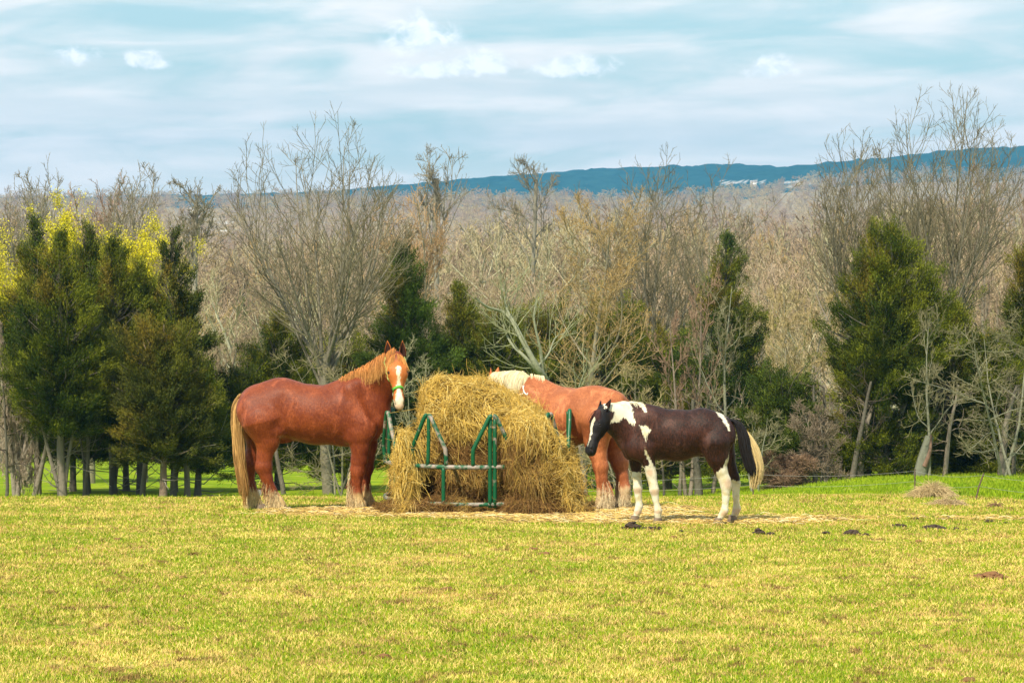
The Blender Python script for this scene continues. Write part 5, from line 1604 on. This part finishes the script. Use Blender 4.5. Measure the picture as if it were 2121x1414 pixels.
        wid = np.interp(a, [.12, .16, .24, .35, .46, .54], [.010, .030, .022, .018, .012, .003])
        m = np.where(onh & (n > 0) & (a > .10) & (a < .54), (wid - np.abs(t - .0)) * s, m)
        # tan stain at the knees, hocks and pasterns
        st = np.zeros(len(V))
        for (cx, cy, rx, ry) in ((1321, 1017, 12, 9), (1354, 1016, 12, 9), (1344, 975, 9, 9), (1500, 1060, 14, 9), (1528, 1060, 14, 9), (1324, 1062, 14, 6), (1505, 998, 10, 14), (1362, 1057, 12, 4)):
            st = np.maximum(st, 1 - sstep(np.hypot((px - cx) / rx, (py - cy) / ry), .4, 1.1))
        dk = np.zeros(len(V))
        for q in (-1, 1):
            dn = np.sqrt(((a - .572) / .026) ** 2 + ((n - .022) / .026) ** 2 + ((t - q * .056) / .020) ** 2)
            dk = np.maximum(dk, np.where(onh, 1 - sstep(dn, .55, 1.05), 0))
        fc = np.where(px < 1270, 1 - sstep(px, 1255, 1275), 0) * (m < 0)
        return dict(fc=fc, mark=m / s, pale=0 * x, pink=st * 0.8, dk=dk * 0.9)
    coat = mat('pinto_coat', b_coat((0.014, 0.006, 0.005), (0.062, 0.019, 0.011), (0.1, .05, .03), face=(0.010, 0.008, 0.009)), 0.5, 0.22)
    body = finish_horse(root, 'horse', F, H, coat, at, (0.016, 0.011, 0.011), ear_splay=.22, ear_fwd=-.05, ear_L=.20, ear_W=.050, ear_t=.062)
    nt = body.data.materials[0].node_tree
    for (px, y, r) in ((1317, .12, 10.5), (1362, -.12, 10.5), (1487, -.13, 10.5), (1521, .15, 10.5)):
        g = Geo(); hoof_geo(g, (X(px), y, 0.005), r / s, .078, -1)
        mk_obj('hoof', g.mesh('hoof', M_hoof, True), root)
    # mane: pale wisps over the withers, white lying flat on the crest
    g = Geo(); n = 260
    t = rng.random(n)
    r = np.stack([X(np.interp(t, [0, 1], [1302, 1338])), rng.normal(-.01, .015, n), Z(np.interp(t, [0, .5, 1], [831, 833, 842]))], -1)
    g.add(*strands(r, np.stack([rng.uniform(.5, 1.0, n), rng.normal(-.4, .2, n), rng.normal(.35, .15, n)], -1), .14, 1.6, (.80, .74, .55), .0035, 6, .03))
    n = 420; t = rng.random(n)
    r = np.stack([X(np.interp(t, [0, 1], [1252, 1304])), -.03 - np.interp(t, [0, 1], [.10, .0]) + rng.normal(0, .01, n), Z(np.full(n, 836.0))], -1)
    g.add(*strands(r, np.stack([rng.normal(.25, .15, n), np.full(n, -1.0), rng.normal(.05, .1, n)], -1), .13, 3.2, (.78, .73, .58), .004, 6, .02, .08))
    mk_obj('mane', g.mesh('mane', M_hair), root)
    n = 300; tt = rng.uniform(-1, 1, n)
    r = np.array([H.w(-.015 + .02 * abs(q), .055 + rng.normal(0, .006), q * .05) for q in tt])
    d = H.a * 1.0 + H.s * (tt * .45 + rng.normal(0, .1, n))[:, None] + H.n * rng.uniform(.15, .45, n)[:, None]
    g = Geo().add(*strands(r, d, .15, .5, (.055, .016, .014), .0035, 6, .03, .3))
    mk_obj('forelock', g.mesh('forelock', M_hair), root)
    # tail: black outside, blond underneath and at the tip
    g = Geo()
    for (n, c1, c2, path, wd) in ((900, (.012, .010, .012), (.02, .015, .015), [(1508, 866), (1526, 874), (1538, 898), (1544, 930), (1552, 960), (1559, 985)], .065),
                                  (650, (.62, .45, .20), (.78, .60, .30), [(1512, 872), (1532, 885), (1551, 912), (1563, 942), (1569, 975), (1562, 1014)], .075)):
        core = fillet_path([(X(a), -.0 + (.03 if c1[0] > .5 else -.02), Z(b)) for a, b in path], 5); K = len(core)
        wdt = np.interp(np.linspace(0, 1, K), [0, .15, .5, .85, 1], [.02, .04, wd, wd, wd * .6])
        off = rng.normal(0, .5, (n, 2)); off /= np.maximum(1, np.linalg.norm(off, axis=1))[:, None]
        st = rng.uniform(0, .3, n); end = rng.uniform(.6, 1.0, n); tt = np.linspace(0, 1, 10); pts = np.empty((n, 10, 3)); ph = rng.random(n) * 6
        for j, q in enumerate(tt):
            u = (st + (end - st) * q) * (K - 1); i = np.minimum(u.astype(int), K - 2); f = (u - i)[:, None]
            c_ = core[i] * (1 - f) + core[i + 1] * f; w_ = np.interp(u, np.arange(K), wdt)
            pts[:, j] = c_ + np.stack([off[:, 0] * w_, off[:, 1] * w_, 0 * w_], -1) + np.stack([np.sin(ph + q * 5), np.cos(ph + q * 4), 0 * ph], -1) * .005
        V, Fq = tubes(pts, .0042 * (1 - .5 * tt)[None] * rng.uniform(.7, 1.3, (n, 1)), 3)
        mk_ = (tt[None] * rng.uniform(.5, 1, (n, 1)))[..., None]
        cc = np.array(c1) * (1 - mk_) + np.array(c2) * mk_
        g.add(V, Fq, np.repeat((cc * rng.uniform(.75, 1.15, (n, 1, 1))).reshape(-1, 3), 3, 0))
    mk_obj('tail', g.mesh('tail', M_hair), root)
build_paint()
# ---------------------------------------------------------------- round bale feeder
GZ = float(G(RX, RY))
M_green = mat('green_paint', lambda nt: (lambda pos, n: nt.mix(nt.ss(n, .56, .66), nt.mix(nt.noise(pos, 5.0, 2.0), (0.001, 0.060, 0.020), (0.004, 0.115, 0.045)), nt.mix(nt.noise(pos, 40.0, 3.0), (0.22, 0.14, 0.10), (0.34, 0.29, 0.26))))(objpos(nt), nt.noise(objpos(nt), 7.0, 6.0, 0.7)), 0.42, 0.4)
M_worn = mat('worn_paint', lambda nt: nt.mix(nt.ss(nt.noise(objpos(nt), 9.0, 6.0, 0.7), .42, .58), (0.004, 0.09, 0.035), nt.mix(nt.noise(objpos(nt), 40.0, 3.0), (0.22, 0.16, 0.12), (0.42, 0.36, 0.33))), 0.5, 0.35)

def build_feeder():
    R_ = 1.15; r = .026
    root = empty('hay_feeder', (RX, RY, GZ))
    tag(root, 'round green steel hay feeder with arched neck bars around the hay', 'feeder')
    def ring(z, rr, name, m):
        a = np.linspace(0, 2 * np.pi, 73)[:-1]
        p = np.stack([np.sin(a) * R_, -np.cos(a) * R_, np.full(72, z)], -1)[None]
        v, f = tubes(p, np.full((1, 72), rr), 8, closed=True)
        mk_obj(name, mk_mesh(name, v, [f], m, smooth=True), root)
    ring(.19, .026, 'bottom_rail', M_worn); ring(.64, .028, 'middle_rail', M_worn)
    def onr(a, z, dr=0.0): return np.array([math.sin(a) * (R_ + dr), -math.cos(a) * (R_ + dr), z])
    def tube(name, pts, m, rr=r, S=8, n=5):
        p = fillet_path(pts, n)
        v, f = tubes(p[None], np.full((1, len(p)), rr), S)
        # closed ends
        K = len(p); ends = []
        V2 = np.vstack([v, p[0], p[-1]])
        c0, c1 = len(v), len(v) + 1
        F3 = [[c0, (i + 1) % S, i] for i in range(S)] + [[c1, (K - 1) * S + i, (K - 1) * S + (i + 1) % S] for i in range(S)]
        return mk_obj(name, mk_mesh(name, V2, [f, np.array(F3)], m, smooth=True), root)
    zt = 1.27
    for k in range(9):
        a = math.radians(10.5 + 40 * k)
        w_ = .235 / R_
        dbl = k % 3 == 0
        # arms leaning out from the top of the post, then dropping straight to the middle rail
        for sgn in (-1, 1):
            pts = [onr(a + sgn * .01, zt - .012, .02), onr(a + sgn * w_ * .16, zt - .02, .02), onr(a + sgn * w_ * .40, zt - .13, .02), onr(a + sgn * w_ * .92, zt - .38, .02), onr(a + sgn * w_, zt - .45, .02), onr(a + sgn * w_, .66, 0)]
            tube('neck_arm', pts, M_worn if sgn > 0 else M_green)
        if dbl:
            for off in (-.029, .029):
                tube('post', [onr(a + off / R_, .15, .0), onr(a + off / R_, .7, .0), onr(a + off / R_, zt, .0)], M_green, .027)
        else:
            tube('post', [onr(a - .01, .64, 0), onr(a, 1.0, 0), onr(a, zt - .02, .0)], M_green, .024)
        if not dbl:
            tube('lower_post', [onr(a + w_ * .85, .19, .0), onr(a + w_ * .85, .4, 0), onr(a + w_ * .85, .64, .0)], M_green, .025)
    return root
build_feeder()

# ---------------------------------------------------------------- the hay
def b_hay(nt):
    pos = objpos(nt)
    st = nt.n('ShaderNodeMapping', {0: pos, 3: (1, 1, 1.0)}).outputs[0]
    a = nt.noise(st, 38.0, 5.0, 0.75, 1.5); b_ = nt.noise(st, 3.0, 4.0, 0.6)
    c = nt.mix(nt.ss(a, .38, .66), (0.06, 0.028, 0.008), (0.44, 0.26, 0.05))
    c = nt.mix(nt.math('MULTIPLY', attr(nt, 'old_shade', 'Fac'), .85), c, nt.mix(nt.ss(a, .40, .68), (0.022, 0.010, 0.005), (0.17, 0.085, 0.030)))
    return c, bump(nt, a, 1.0, 0.05)
M_hay = mat('hay', b_hay, 0.95, 0.05)
M_straw = mat('straw', lambda nt: attr(nt, 'col'), 0.8, 0.15)

def hx(px): return (px - 988) / 166.0
def hz(py): return (1062 - py) / 166.0
def old_shade_amt(p):
    """brown weathered hay low down, plus shade painted into the hollows, fresh gold on top and in the hanging sheaves"""
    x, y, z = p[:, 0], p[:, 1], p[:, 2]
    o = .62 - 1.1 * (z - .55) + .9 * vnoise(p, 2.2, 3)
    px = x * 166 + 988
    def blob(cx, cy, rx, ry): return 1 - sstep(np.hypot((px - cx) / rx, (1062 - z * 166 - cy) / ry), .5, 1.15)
    for (cx, cy, rx, ry, k) in ((1085, 900, 45, 45, .7), (1000, 930, 70, 40, .55), (905, 1010, 60, 40, .5), (1000, 1060, 60, 18, 1.0), (1030, 905, 30, 30, .6), (1060, 1030, 40, 30, .4), (925, 905, 25, 45, .45), (1010, 805, 45, 8, .6)):  # browner spots, with shade painted in where the heap is hollow
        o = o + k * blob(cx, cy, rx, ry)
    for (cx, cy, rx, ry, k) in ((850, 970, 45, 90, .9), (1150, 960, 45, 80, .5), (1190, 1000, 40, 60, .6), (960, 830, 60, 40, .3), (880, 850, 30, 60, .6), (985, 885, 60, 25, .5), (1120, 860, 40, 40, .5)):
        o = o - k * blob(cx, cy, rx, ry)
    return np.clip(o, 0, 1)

def build_hay():
    root = empty('hay_bale', (RX, RY, GZ))
    tag(root, 'big torn-open round bale of golden hay heaped inside the green feeder', 'hay bale')
    h = .026
    F = Field((-1.75, -1.7, -.08), (1.9, 1.6, 1.95), h)
    E = F.ell
    E((hx(1000), .05, .55), (.86, .86, .75), k=.1)
    E((hx(988), 0, 1.03), (.70, .76, .54), k=.12)
    E((hx(918), -.05, 1.15), (.30, .5, .42), k=.12)
    E((hx(955), -.1, 1.38), (.42, .45, .27), k=.12)
    E((hx(1035), -.1, 1.25), (.34, .5, .22), k=.12)
    E((hx(1086), -.05, .98), (.28, .5, .34), k=.08)
    E((hx(1010), .2, 1.50), (.22, .3, .13), k=.12)
    E((hx(862), .15, .68), (.20, .4, .36), k=.12)                   # left bulge
    E((hx(858), .1, .38), (.28, .5, .38), k=.12)
    E((hx(1140), -.0, .60), (.24, .45, .32), k=.12)
    E((hx(1160), -.1, .28), (.23, .5, .34), k=.12)
    E((hx(1120), -.95, .45), (.28, .30, .50), k=.10)                 # sheaf pulled out at front right
    E((hx(1090), -.85, .85), (.32, .30, .38), k=.10)
    E((hx(848), -.72, .45), (.10, .22, .52), k=.08)
    E((hx(1005), -.0, .04), (1.22, 1.0, .10), k=.08)
    E((hx(880), -.8, .08), (.45, .40, .16), k=.10)
    E((hx(1110), -1.0, .10), (.38, .38, .22), k=.10)
    E((hx(1040), -.70, 1.42), (.10, .18, .07), k=.04, sub=True)     # hollow near the top
    E((hx(1000), -1.15, .03), (.35, .32, .10), k=.04, sub=True)     # dark hollow under the rail
    E((hx(1090), -.98, .80), (.05, .14, .10), k=.05, sub=True); E((hx(950), -.95, .95), (.12, .22, .06), k=.06, sub=True); E((hx(1030), -.98, .78), (.16, .25, .12), k=.06, sub=True)
    F.noise(.115, 2.3, 4)
    F.noise(.030, 9.0, 2)
    V, Q = F.mesh()
    old_shade = old_shade_amt(V)
    mk_obj('packed_hay', mk_mesh('packed_hay', V, [Q], M_hay, None, dict(old_shade=old_shade), smooth=True), root)
    # normals
    e1 = V[Q[:, 1]] - V[Q[:, 0]]; e2 = V[Q[:, 2]] - V[Q[:, 0]]
    fn = unit(np.cross(e1, e2)); fc = V[Q].mean(1)
    out = ((fc - (0, 0, .6)) * fn).sum(1).mean()
    if out < 0: fn = -fn
    R = np.random.default_rng(9)
    vis = (fc[:, 2] > -.02)
    fi = np.flatnonzero(vis)
    def tuft_strands(n, pick, Lm, Ls, hang, rad, K=5, curl=.25, lift=.012):
        i = R.choice(pick, n)
        p = fc[i] + R.normal(0, .014, (n, 3)); nrm = fn[i]
        tang = R.normal(0, 1, (n, 3)); tang[:, 2] -= hang
        # locally combed: neighbours share a direction
        cmb = np.stack([vnoise(p + 3, 2.5, 2), vnoise(p + 9, 2.5, 2), vnoise(p + 15, 2.5, 2)], -1)
        tang = tang + cmb * 3.4
        tang = unit(tang - (tang * nrm).sum(1)[:, None] * nrm * .82)
        L = np.abs(R.normal(Lm, Ls, n)) + .03
        pts = np.empty((n, K, 3)); d = tang; pts[:, 0] = p + nrm * lift
        wv = R.normal(0, curl, (n, 3))
        for k in range(1, K):
            d = unit(d + wv * .5 + R.normal(0, curl * .3, (n, 3)) + np.array([0, 0, -.10 * hang]) - nrm * .06)
            pts[:, k] = pts[:, k - 1] + d * (L / (K - 1))[:, None]
        pts[:, :, 2] = np.maximum(pts[:, :, 2], .004)
        rr = rad * R.uniform(.6, 1.3, (n, 1)) * np.linspace(1, .6, K)[None]
        v, f = tubes(pts, rr, 3)
        o = np.clip(old_shade_amt(pts[:, 0]) + R.normal(0, .16, n), 0, 1)[:, None]
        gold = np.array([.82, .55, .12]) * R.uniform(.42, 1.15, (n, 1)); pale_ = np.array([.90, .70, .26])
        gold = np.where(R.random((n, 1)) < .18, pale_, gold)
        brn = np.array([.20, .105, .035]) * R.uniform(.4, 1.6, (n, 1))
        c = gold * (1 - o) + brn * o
        return v, f, np.repeat(np.clip(c, 0, 1), K * 3, 0)
    g = Geo()
    g.add(*tuft_strands(62000, fi, .09, .05, .3, .0026))
    g.add(*tuft_strands(9000, fi, .20, .08, .8, .0029, 6, .3, .03))
    # drapes where the horses have pulled hay over the rails
    px = fc[:, 0] * 166 + 988; py = 1062 - fc[:, 2] * 166
    fr = fc[:, 1] < .1
    for (x0, x1, y0, y1, n) in ((836, 868, 850, 1040, 4000), (1052, 1125, 860, 1060, 6000), (1160, 1205, 950, 1060, 1500), (800, 840, 990, 1060, 1200)):
        pk = np.flatnonzero((px > x0) & (px < x1) & (py > y0) & (py < y1) & fr)
        if len(pk): g.add(*tuft_strands(n, pk, .22, .09, 2.6, .0029, 6, .18, .05))
    mk_obj('loose_hay', g.mesh('loose_hay', M_straw), root)
build_hay()

# hay trodden into the ground round the feeder
def scattered():
    R = np.random.default_rng(12)
    n = 60000
    x = RX + .25 + R.normal(0, 1.9, n); y = RY - .5 + R.normal(0, 1.4, n)
    x2 = R.uniform(-3.6, 7.0, 40000); y2 = R.uniform(26.6, 30.6, 40000)
    x = np.concatenate([x, x2]); y = np.concatenate([y, y2])
    keep = R.random(len(x)) < straw_amt(x, y) ** 1.3 * .62
    x, y = x[keep], y[keep]; n = len(x)
    L = np.abs(R.normal(.11, .05, n)) + .03; a = R.normal(0, .7, n)
    K = 4; pts = np.empty((n, K, 3)); d = a
    cx, cy_ = x.copy(), y.copy()
    kink = R.normal(0, .25, n); dz = R.uniform(.004, .035, n)
    for k in range(K):
        pts[:, k] = np.stack([cx, cy_, G(cx, cy_) + dz * (1 + .6 * np.sin(k * 1.3 + a))], -1)
        cx = cx + np.cos(d) * L / (K - 1); cy_ = cy_ + np.sin(d) * L / (K - 1); d = d + kink
    v, f = tubes(pts, np.full((n, K), .0036) * R.uniform(.6, 1.3, (n, 1)), 3)
    c = np.array([.76, .53, .17]) * R.uniform(.6, 1.15, (n, 1)); c = np.where(R.random((n, 1)) < .2, (.85, .72, .42), c); c = np.where(R.random((n, 1)) < .15, (.28, .16, .07), c)
    g = Geo().add(v, f, np.repeat(c, K * 3, 0))
    tag(mk_obj('scattered_hay', g.mesh('scattered_hay', M_straw)), kind='stuff')
scattered()
# ---------------------------------------------------------------- droppings and clods
M_dung = mat('dung', lambda nt: (nt.mix(nt.noise(objpos(nt), 40.0, 3.0), (0.020, 0.013, 0.010), (0.09, 0.055, 0.035)), bump(nt, nt.noise(objpos(nt), 60.0, 5.0), 1.0, .015)), 0.75, 0.3)
M_clod = mat('brown_clod', lambda nt: (nt.mix(nt.noise(objpos(nt), 40.0, 4.0), (0.12, 0.055, 0.025), (0.32, 0.17, 0.08)), bump(nt, nt.noise(objpos(nt), 60.0, 4.0), 1.0, .015)), 0.95, 0.1)
def ground_at(px, py):
    """walk along the sight line through the photo pixel until it meets the ground"""
    for Y in np.arange(11, 60, .02):
        X, _, z = P(px, py, Y)
        if z < float(G(X, Y)): return X, Y
    return X, Y
def pile(px, py, w_, hgt, n, label, seed, m=None, name='dung_pile', cat='droppings', group=None):
    R = np.random.default_rng(seed)
    X, Y = ground_at(px, py)
    k = FPX / Y; W = w_ / k / 2; H = hgt / k
    g = Geo()
    for i in range(n * 2):
        u = R.normal(0, .42); v_ = R.normal(0, .35)
        rr = R.uniform(.014, .032) if hgt > 7 else R.uniform(.008, .020)
        d = max(0, 1 - math.hypot(u / 1.0, v_))
        z = R.random() * H * d * .9 + rr * .35
        V, f3, f4 = sphere((u * W, v_ * min(W, .18), z), (rr * R.uniform(.9, 1.5), rr * R.uniform(.8, 1.2), rr * R.uniform(.45, .7)), 9, 6)
        V = V + (vnoise(V + seed + i, 22.0, 2) * .010)[:, None]
        g.add(V, f3); g.add(V, f4)
    o = mk_obj(name, g.mesh(name, m or M_dung, True), None, (X, Y, float(G(X, Y))))
    return tag(o, label, cat, group)
dg = 'droppings in the pasture'
pile(1309, 1094, 34, 15, 42, 'largest black pile of droppings in front of the pinto horse\'s forefeet', 1, group=dg)
pile(1345, 1095, 44, 4, 12, 'thin trail of small dark droppings right of the largest pile', 2, group=dg)
pile(1365, 1096, 6, 6, 3, 'single dark lump just right of the largest pile of droppings', 3, group=dg)
pile(1411, 1101, 6, 5, 3, 'lone small dropping below the belly of the pinto horse', 4, group=dg)
pile(1572, 1106, 22, 13, 16, 'black pile of droppings right of the pinto horse\'s hind feet', 5, group=dg)
pile(1596, 1108, 24, 6, 12, 'low dark droppings touching the right side of the black pile behind the pinto horse', 6, group=dg)
pile(1658, 1075, 26, 4, 12, 'flat dark smear of droppings far right of the pinto horse, left of its row', 7, group=dg)
pile(1712, 1077, 44, 4, 20, 'long flat row of dark droppings beyond the hind feet of the pinto horse', 8, group=dg)
pile(1710, 1105, 20, 4, 10, 'small brown scatter of droppings left of the middle pile', 9, group=dg)
pile(1765, 1106, 26, 8, 20, 'middle dark pile of droppings with a trail on both sides', 10, group=dg)
pile(1794, 1109, 18, 5, 9, 'little pile at the right end of the middle trail of droppings', 11, group=dg)
pile(1860, 1091, 46, 6, 26, 'dark row of droppings left of the widest row at right', 12, group=dg)
pile(1932, 1095, 48, 8, 34, 'widest dark row of droppings at the right of the pasture', 13, group=dg)
pile(1978, 1097, 22, 5, 12, 'droppings adjoining the right end of the widest row', 14, group=dg)
pile(2000, 1099, 10, 5, 5, 'small dark clump right of the widest row of droppings', 15, group=dg)
pile(2024, 1101, 8, 4, 4, 'tiny dark clump farthest along the line from the widest row', 16, group=dg)
pile(1896, 1075, 18, 4, 9, 'small far droppings above the dark row at right', 17, group=dg)
pile(1965, 1074, 12, 5, 6, 'small dark mound far off above the widest row of droppings', 18, group=dg)
pile(2050, 1081, 22, 5, 12, 'dark droppings near the right edge on straw-coloured ground', 19, group=dg)
pile(2084, 1083, 11, 5, 5, 'small round droppings next to the right edge of the pasture', 20, group=dg)
pile(2050, 1198, 56, 14, 60, 'reddish-brown crumbled clump in the grass at the lower right', 21, M_clod, 'dirt_clump', 'clod')
for i, (a, b, c, lb) in enumerate(((1105, 1139, 34, 'small brown clod in the grass below the hay'), (1395, 1114, 12, 'tiny brown clod below the pinto horse'), (1903, 1122, 10, 'tiny clod below the widest row of droppings'),
                                   (925, 1222, 26, 'brown clod left of the middle of the lower pasture'), (1130, 1148, 20, 'brown crumbs just right of the clod below the hay'), (2005, 1412, 22, 'brown clod at the bottom right of the pasture'),
                                   (242, 1118, 16, 'brown clod below the left-hand cedars'), (378, 1198, 22, 'dark brown clod in the grass at left'), (795, 1362, 20, 'brown clod in the grass at the bottom left of the middle'))):
    pile(a, b, c, 3, 24, lb, 50 + i, M_clod, 'dirt_clump', 'clod')

# ---------------------------------------------------------------- wire fence beyond the pasture
M_post = mat('rusty_steel', lambda nt: nt.mix(nt.noise(objpos(nt), 12.0, 4.0), (0.06, 0.04, 0.03), (0.17, 0.11, 0.08)), 0.7, 0.3)
M_wire = mat('fence_wire', lambda nt: (0.30, 0.30, 0.28), 0.45, 0.5)
def fence():
    spec = [(1150, 38.5, 0), (1560, 37.6, 0), (1895, 36.2, 0), (2028, 33.2, .13), (2300, 30.5, 0)]
    ends = []
    root = None
    for k, (px, Y, ln) in enumerate(spec):
        X = P(px, 1000, Y)[0]; g0 = float(G(X, Y))
        if root is None:
            root = empty('wire_fence', (X, Y, g0)); tag(root, 'thin wire fence on slim rusty posts along the far side of the pasture', 'fence')
            o = np.array([X, Y, g0])
        hgt = .40 if Y > 34.5 and px < 1700 else (.37 if px < 2000 else .36)
        p = np.array([[X - ln * .5, Y, g0 - .1], [X, Y, g0 + hgt * .5], [X + ln * .5, Y, g0 + hgt]]) - o
        V, F_ = tubes(p[None], np.full((1, 3), .011), 6)
        if True:
            mk_obj('post', mk_mesh('post', V, [F_], M_post), root)
        ends.append((np.array([X + ln * .35, Y, g0 + hgt * .92]), np.array([X, Y, g0 + hgt * .5])))
    for j in (0, 1):
        pts = []
        for a, b in zip(ends[:-1], ends[1:]):
            for t in np.linspace(0, 1, 9)[:-1]:
                q = a[j] * (1 - t) + b[j] * t; q[2] = max(q[2] - .05 * 4 * t * (1 - t), float(G(q[0], q[1])) + .04); pts.append(q)
        pts.append(ends[-1][j])
        V, F_ = tubes((np.array(pts) - o)[None], np.full((1, len(pts)), .0018), 4)
        mk_obj('wire', mk_mesh('wire', V, [F_], M_wire), root)
fence()

# dry tufts
def dry_tuft(px, py, w_, h_, n, label, colr, seed, name='dry_grass_clump', cat='grass clump', L=.16, radf=1.0):
    R = np.random.default_rng(seed)
    X, Y = ground_at(px, py)
    k = FPX / Y; W = w_ / k / 2; H = h_ / k
    x = np.clip(R.normal(0, .45, n), -1.2, 1.2) * W; y = R.normal(0, .35, n) * W * .7
    d = np.hypot(x / W, y / W); z0 = np.clip(H * .5 * (1 - d), 0, None) + G(X + x, Y + y) - float(G(X, Y))
    r = np.stack([x, y, z0], -1)
    dirs = np.stack([x / W + R.normal(0, .5, n), R.normal(0, .6, n), R.uniform(.4, 1.3, n)], -1)
    v, f, c = strands(r, dirs, L, 1.2, colr, .004 * radf, 5, .08, .25)
    g = Geo().add(v, f, c)
    return tag(mk_obj(name, g.mesh(name, M_twig), None, (X, Y, float(G(X, Y)))), label, cat)
dry_tuft(1932, 1030, 80, 34, 2600, 'mound of dry tan grass beside the slim fence post at right', (.50, .38, .20), 1, L=.22)
dry_tuft(1965, 1046, 70, 12, 1200, 'low dry grass spilling right of the tan grass mound', (.48, .36, .20), 2, L=.14)
dry_tuft(1640, 1006, 90, 24, 1500, 'straggly brown weeds at the foot of the brush behind the pinto horse', (.36, .25, .15), 3, 'weeds', 'weeds', .3)
dry_tuft(2062, 1050, 18, 8, 200, 'small brown tuft on the green bank at right', (.26, .16, .09), 4, L=.12)

# stump beyond the crest under the chestnut horse
def stump():
    X, Y = P(537, 1024, 50)[0], 50.0
    z = P(537, 1014, Y)[2]; g0 = float(G(X, Y))
    v, f = tubes(np.array([[[0, 0, -.1], [0, 0, (z - g0) * .6], [.01, 0, z - g0]]]), np.array([[.075, .062, .06]]), 10)
    V2 = np.vstack([v, [.01, 0, z - g0 + .005]]); c = len(v)
    F3 = [[c, 20 + i, 20 + (i + 1) % 10] for i in range(10)]
    o = mk_obj('stump', mk_mesh('stump', V2, [f, np.array(F3)], M_bark, np.full((len(V2), 3), .16)), None, (X, Y, g0))
    tag(o, 'short dark stump seen between the hind feet of the chestnut horse', 'stump')
stump()
